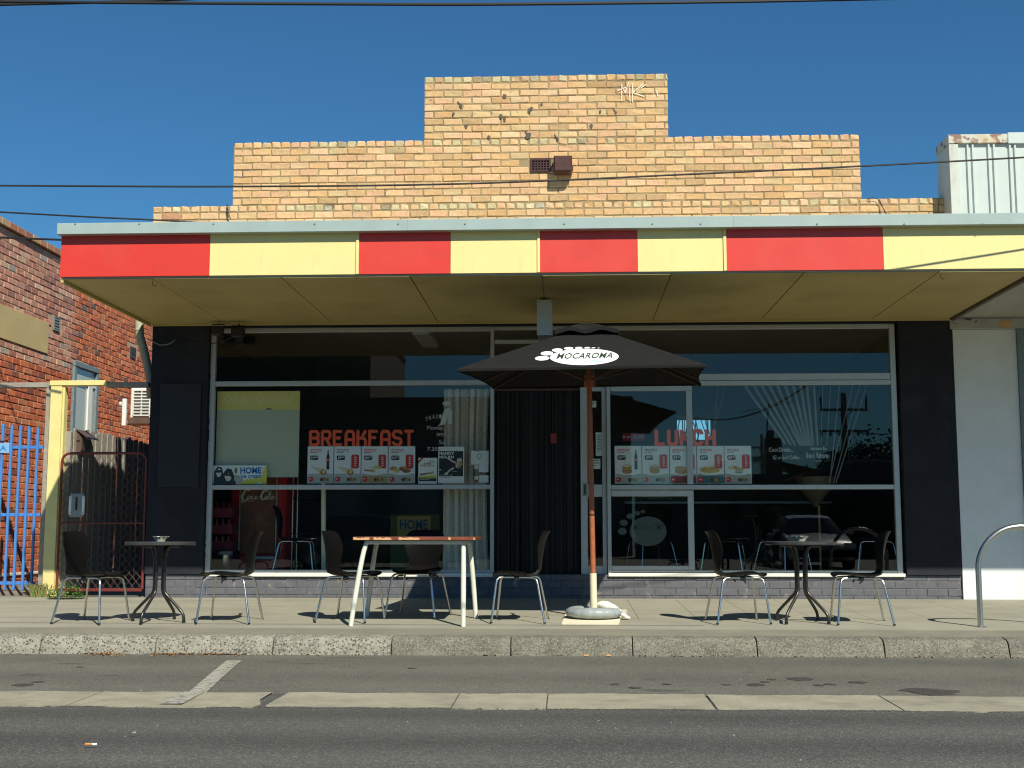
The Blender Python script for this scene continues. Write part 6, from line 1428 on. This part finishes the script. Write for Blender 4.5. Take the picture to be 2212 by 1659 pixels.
def upole(lab, x, ytop, d, arms, r=.16):
    b = opp(x, ytop, d); t = thing('utility_pole', lab, 'utility pole', (b.x, b.y, -.2)); q = MB(); q.tube([(b.x+.0, b.y, -.3), (b.x, b.y, b.z)], [r*1.2, r*.8], 10); build(q, 'pole', M['greywood'], t)
    for y, hw_, up in arms:
        z = opp(x, y, d).z; q = MB(); q.cbox(b.x-hw_, b.x+hw_, b.y-.06, b.y+.06, z-.07, z+.07, .01)
        q.tube([(b.x-.5, b.y+.07, z-.07), (b.x, b.y+.12, z-.55), (b.x+.5, b.y+.07, z-.07)], .025, 5)
        ar = build(q, 'crossarm', M['greywood'], t); n = 2 if up else 6
        for k in range(n):
            xx = b.x-hw_+.08+(2*hw_-.16)*k/(n-1); q = MB()
            if up: q.tube([(xx, b.y, z), (xx+(.04 if k else -.04), b.y, z+.75)], .05, 6)
            else: q.lathe([(.03, z-.30), (.06, z-.26), (.06, z-.10), (.03, z-.071)], xx, b.y, 8)
            build(q, 'insulator', M['dark'], ar)
    return b
pb_ = upole('timber utility pole with two crossarms mirrored in the right window', 1820, 853, 58, ((888, 1.35, True), (934, 1.4, False)), .2)
upole('distant utility pole beyond the tiled roof, mirrored in the right window', 1643, 941, 118, ((968, 1.35, False),), .2)
def owire(lab, a, b, sag, r=.03):
    q = MB(); q.tube([tuple(a.lerp(b, k/14)-Vector((0, 0, sag*4*(k/14)*(1-k/14)))) for k in range(15)], r, 5); o = build(q, 'street_wire', M['cable'], loc=(a+b)/2); tag(o, label_ if False else lab, 'wire')
owire('thick sagging street wire from the mirrored pole top to the left', opp(1500, 903, 40), opp(1760, 822, 30), .6, .03)
owire('street wire leaving the lower crossarm to the right', opp(1840, 936, 58), opp(2100, 905, 45), .4)
owire('street wire dropping from the mirrored pole towards the tiled house', opp(1815, 980, 58), opp(1690, 1040, 56), .2)
# trees
lf = mat('tree leaf', (.045,.065,.022), .6, var=.4, scale=2)
def tree(lab, x, y, h, rr, seed):
    g = random.Random(seed); t = thing('street_tree', lab, 'tree', (x, y, -.2), 'trees across the road'); q = MB(); q.tube([(x, y, -.3), (x+.1, y, h*.35), (x-.1, y+.1, h*.6)], [.22, .17, .09], 8)
    for k in range(7):
        a = g.uniform(0, 6.28); q.tube([(x, y, h*.35+.2*k*.5), (x+math.cos(a)*rr*.4, y+math.sin(a)*rr*.4, h*.55+g.uniform(0, .2)*h), (x+math.cos(a)*rr*.75, y+math.sin(a)*rr*.75, h*.62+g.uniform(0, .3)*h)], [.09, .05, .02], 5)
    build(q, 'trunk', M['greywood'], t); q = MB(); cl = []
    for k in range(46): a = g.uniform(0, 6.28); c = g.uniform(-1, 1); d = g.uniform(.5, 1)**.5; cl.append((x+rr*d*math.cos(a)*math.sqrt(1-c*c), y+rr*d*math.sin(a)*math.sqrt(1-c*c), h*.66+c*h*.30*d, rr*g.uniform(.14, .3)))
    for cx, cy, cz, cr in cl:
        for k in range(60):
            px_, py_, pz_ = cx+g.gauss(0, cr*.6), cy+g.gauss(0, cr*.6), cz+g.gauss(0, cr*.5); s = g.uniform(.06, .14); v1 = Vector((g.uniform(-1, 1), g.uniform(-1, 1), g.uniform(-1, 1))).normalized()*s; v2 = v1.orthogonal().normalized()*s*.6
            c_ = Vector((px_, py_, pz_)); q.add([c_-v1, c_+v2, c_+v1, c_-v2], [(0,1,2,3)])
    build(q, 'crown', lf, t, fixn=False)
tree('leafy tree across the road at the far right of the mirrored view', opp(1900, 0, 50).x, -50, opp(1900, 945, 50).z, 3.2, 3)
tree('leafy tree across the road left of the far right mirrored tree', opp(1865, 0, 54).x, -54, opp(1865, 965, 54).z, 2.6, 4)
tree('low leafy tree beside the tiled house across the road', opp(1790, 0, 66).x, -66, opp(1790, 1000, 66).z, 2.4, 5)
sh = thing('garage', 'plain grey garage across the road, mirrored low in the right window', 'building', (opp(1890, 0, 30).x, -32, -.1))
q = MB(); q.box(opp(1832, 0, 30).x, opp(2020, 0, 30).x, -36, -30, -.3, opp(1890, 1003, 30).z); build(q, 'wall', M['greypaint'], sh)
q = MB(); q.cbox(opp(1830, 0, 30).x, opp(2022, 0, 30).x, -36.1, -29.9, opp(1890, 1003, 30).z+.001, opp(1890, 1003, 30).z+.12, .01); build(q, 'roof', M['grey'], sh)
q = MB(); x0, x1 = opp(1850, 0, 30).x, opp(1960, 0, 30).x
for k in range(7): q.cbox(x0, x1, -29.99, -29.95, .05+.3*k, .34+.3*k, .01)
build(q, 'roller_door', M['grey'], sh)
q = MB(); g = random.Random(5)
for i in range(9000):
    x, y, z = g.uniform(2.4, 12), -29.5+g.gauss(0, .3), g.uniform(-.1, 2.1); s = g.uniform(.04, .09)
    v1 = Vector((g.uniform(-1, 1), g.uniform(-1, 1), g.uniform(-1, 1))).normalized()*s; v2 = v1.orthogonal().normalized()*s*.6; c_ = Vector((x, y, z)); q.add([c_-v1, c_+v2, c_+v1, c_-v2], [(0,1,2,3)])
hg = thing('hedge', 'dark clipped hedge across the road between the dark building and the garage', 'hedge', (7, -29.5, -.2))  # added to darken the reflection in the lower right window
build(q, 'foliage', lf, hg, fixn=False); q = MB(); q.box(2.4, 12, -29.9, -29.3, -.3, 1.9); build(q, 'inner_growth', lf, hg)
# parked cars on the far side
def car(lab, loc, rz, paint, group='cars parked across the road'):
    t = thing('parked_car', lab, 'car', (0,0,0), group); Ln, Wd = 4.4, .86
    prof = [(-2.2,.35,.55), (-2.1,.28,.66), (-1.6,.22,.80), (-.9,.20,.96), (0,.20,.93), (.9,.20,.95), (1.7,.24,.96), (2.1,.30,.90), (2.2,.38,.70)]
    def sec(y, zb, zt): wf_ = Wd*(1-.10*(abs(y)/2.2)**4); return [(-wf_*.9, y, zb), (-wf_, y, zb+.18), (-wf_*1.0, y, zt-.2), (-wf_*.93, y, zt-.03), (-wf_*.7, y, zt), (0, y, zt+.03), (wf_*.7, y, zt), (wf_*.93, y, zt-.03), (wf_, y, zt-.2), (wf_, y, zb+.18), (wf_*.9, y, zb)]
    q = MB(); S0 = [sec(*p) for p in prof]; n = 11
    for s_ in S0: q.v += s_
    for i in range(len(S0)-1):
        for k in range(n): q.f.append([i*n+k, i*n+(k+1) % n, (i+1)*n+(k+1) % n, (i+1)*n+k]); q.m.append(0); q.c.append(None)
    q.f += [list(range(n)), [(len(S0)-1)*n+k for k in range(n)][::-1]]; q.m += [0, 0]; q.c += [None, None]
    bd = build(q, 'body', paint, t, smooth=35)
    q = MB(); G = [(-1.15,.90,.74,.90), (-.45,.90,.70,1.34), (.1,.90,.69,1.42), (.9,.90,.68,1.40), (1.75,.92,.72,.98)]
    for y, zb, wb, zt in G: wt = wb*(.80 if zt > 1.1 else 1); q.v += [(-wb, y, zb), (-wt, y, zt-.03), (-wt*.6, y, zt), (wt*.6, y, zt), (wt, y, zt-.03), (wb, y, zb)]
    for i in range(4):
        for k in range(5):
            roof = k in (1, 2, 3) and i in (1, 2); q.f.append([i*6+k, i*6+k+1, (i+1)*6+k+1, (i+1)*6+k]); q.m.append(1 if roof else 0); q.c.append(None)
    build(q, 'cabin', [mat('car glass', (.01,.012,.014), .08, var=0), paint], t)
    for sx in (-1, 1):
        for y in (-1.35, 1.35):
            q = MB(); q.tube([(sx*.66, y, .31), (sx*.86, y, .31)], .31, 20); wh = build(q, 'wheel', M['dark'], t); q = MB(); q.tube([(sx*.861, y, .31), (sx*.875, y, .31)], .19, 14); build(q, 'rim', M['alu'], wh)
        q = MB(); q.cbox(sx*.48, sx*.78, -2.21, -2.12, .58, .70, .02); build(q, 'headlight', M['chrome'], t); q = MB(); q.cbox(sx*.88, sx*1.02, -.95, -.82, .92, 1.05, .02); build(q, 'mirror', paint, t)
    q = MB()
    for k in range(4): q.box(-.4, .4, -2.215, -2.19, .45+.05*k, .47+.05*k)
    build(q, 'grille', M['dark'], t); t.location = loc; t.rotation_euler = (0, 0, rz); return t
cw = mat('white car paint', (.62,.63,.60), .25, var=.02, coat=.5); cdk = mat('dark car paint', (.02,.022,.025), .2, var=.02, coat=.6)
car('white car parked nose towards the shop across the road', (6.3, -18.6, -.2), math.pi, cw)
car('dark car parked side on across the road', (-5.0, -17.2, -.2), math.pi/2, cdk)
for o in bpy.data.objects:
    if o.name == 'weeds': tag(o, 'bright green leafy weeds at the foot of the yellow post', 'weeds')
    if o.name == 'dry_grass': tag(o, 'tuft of dry grass beside the blue fence end', 'grass')
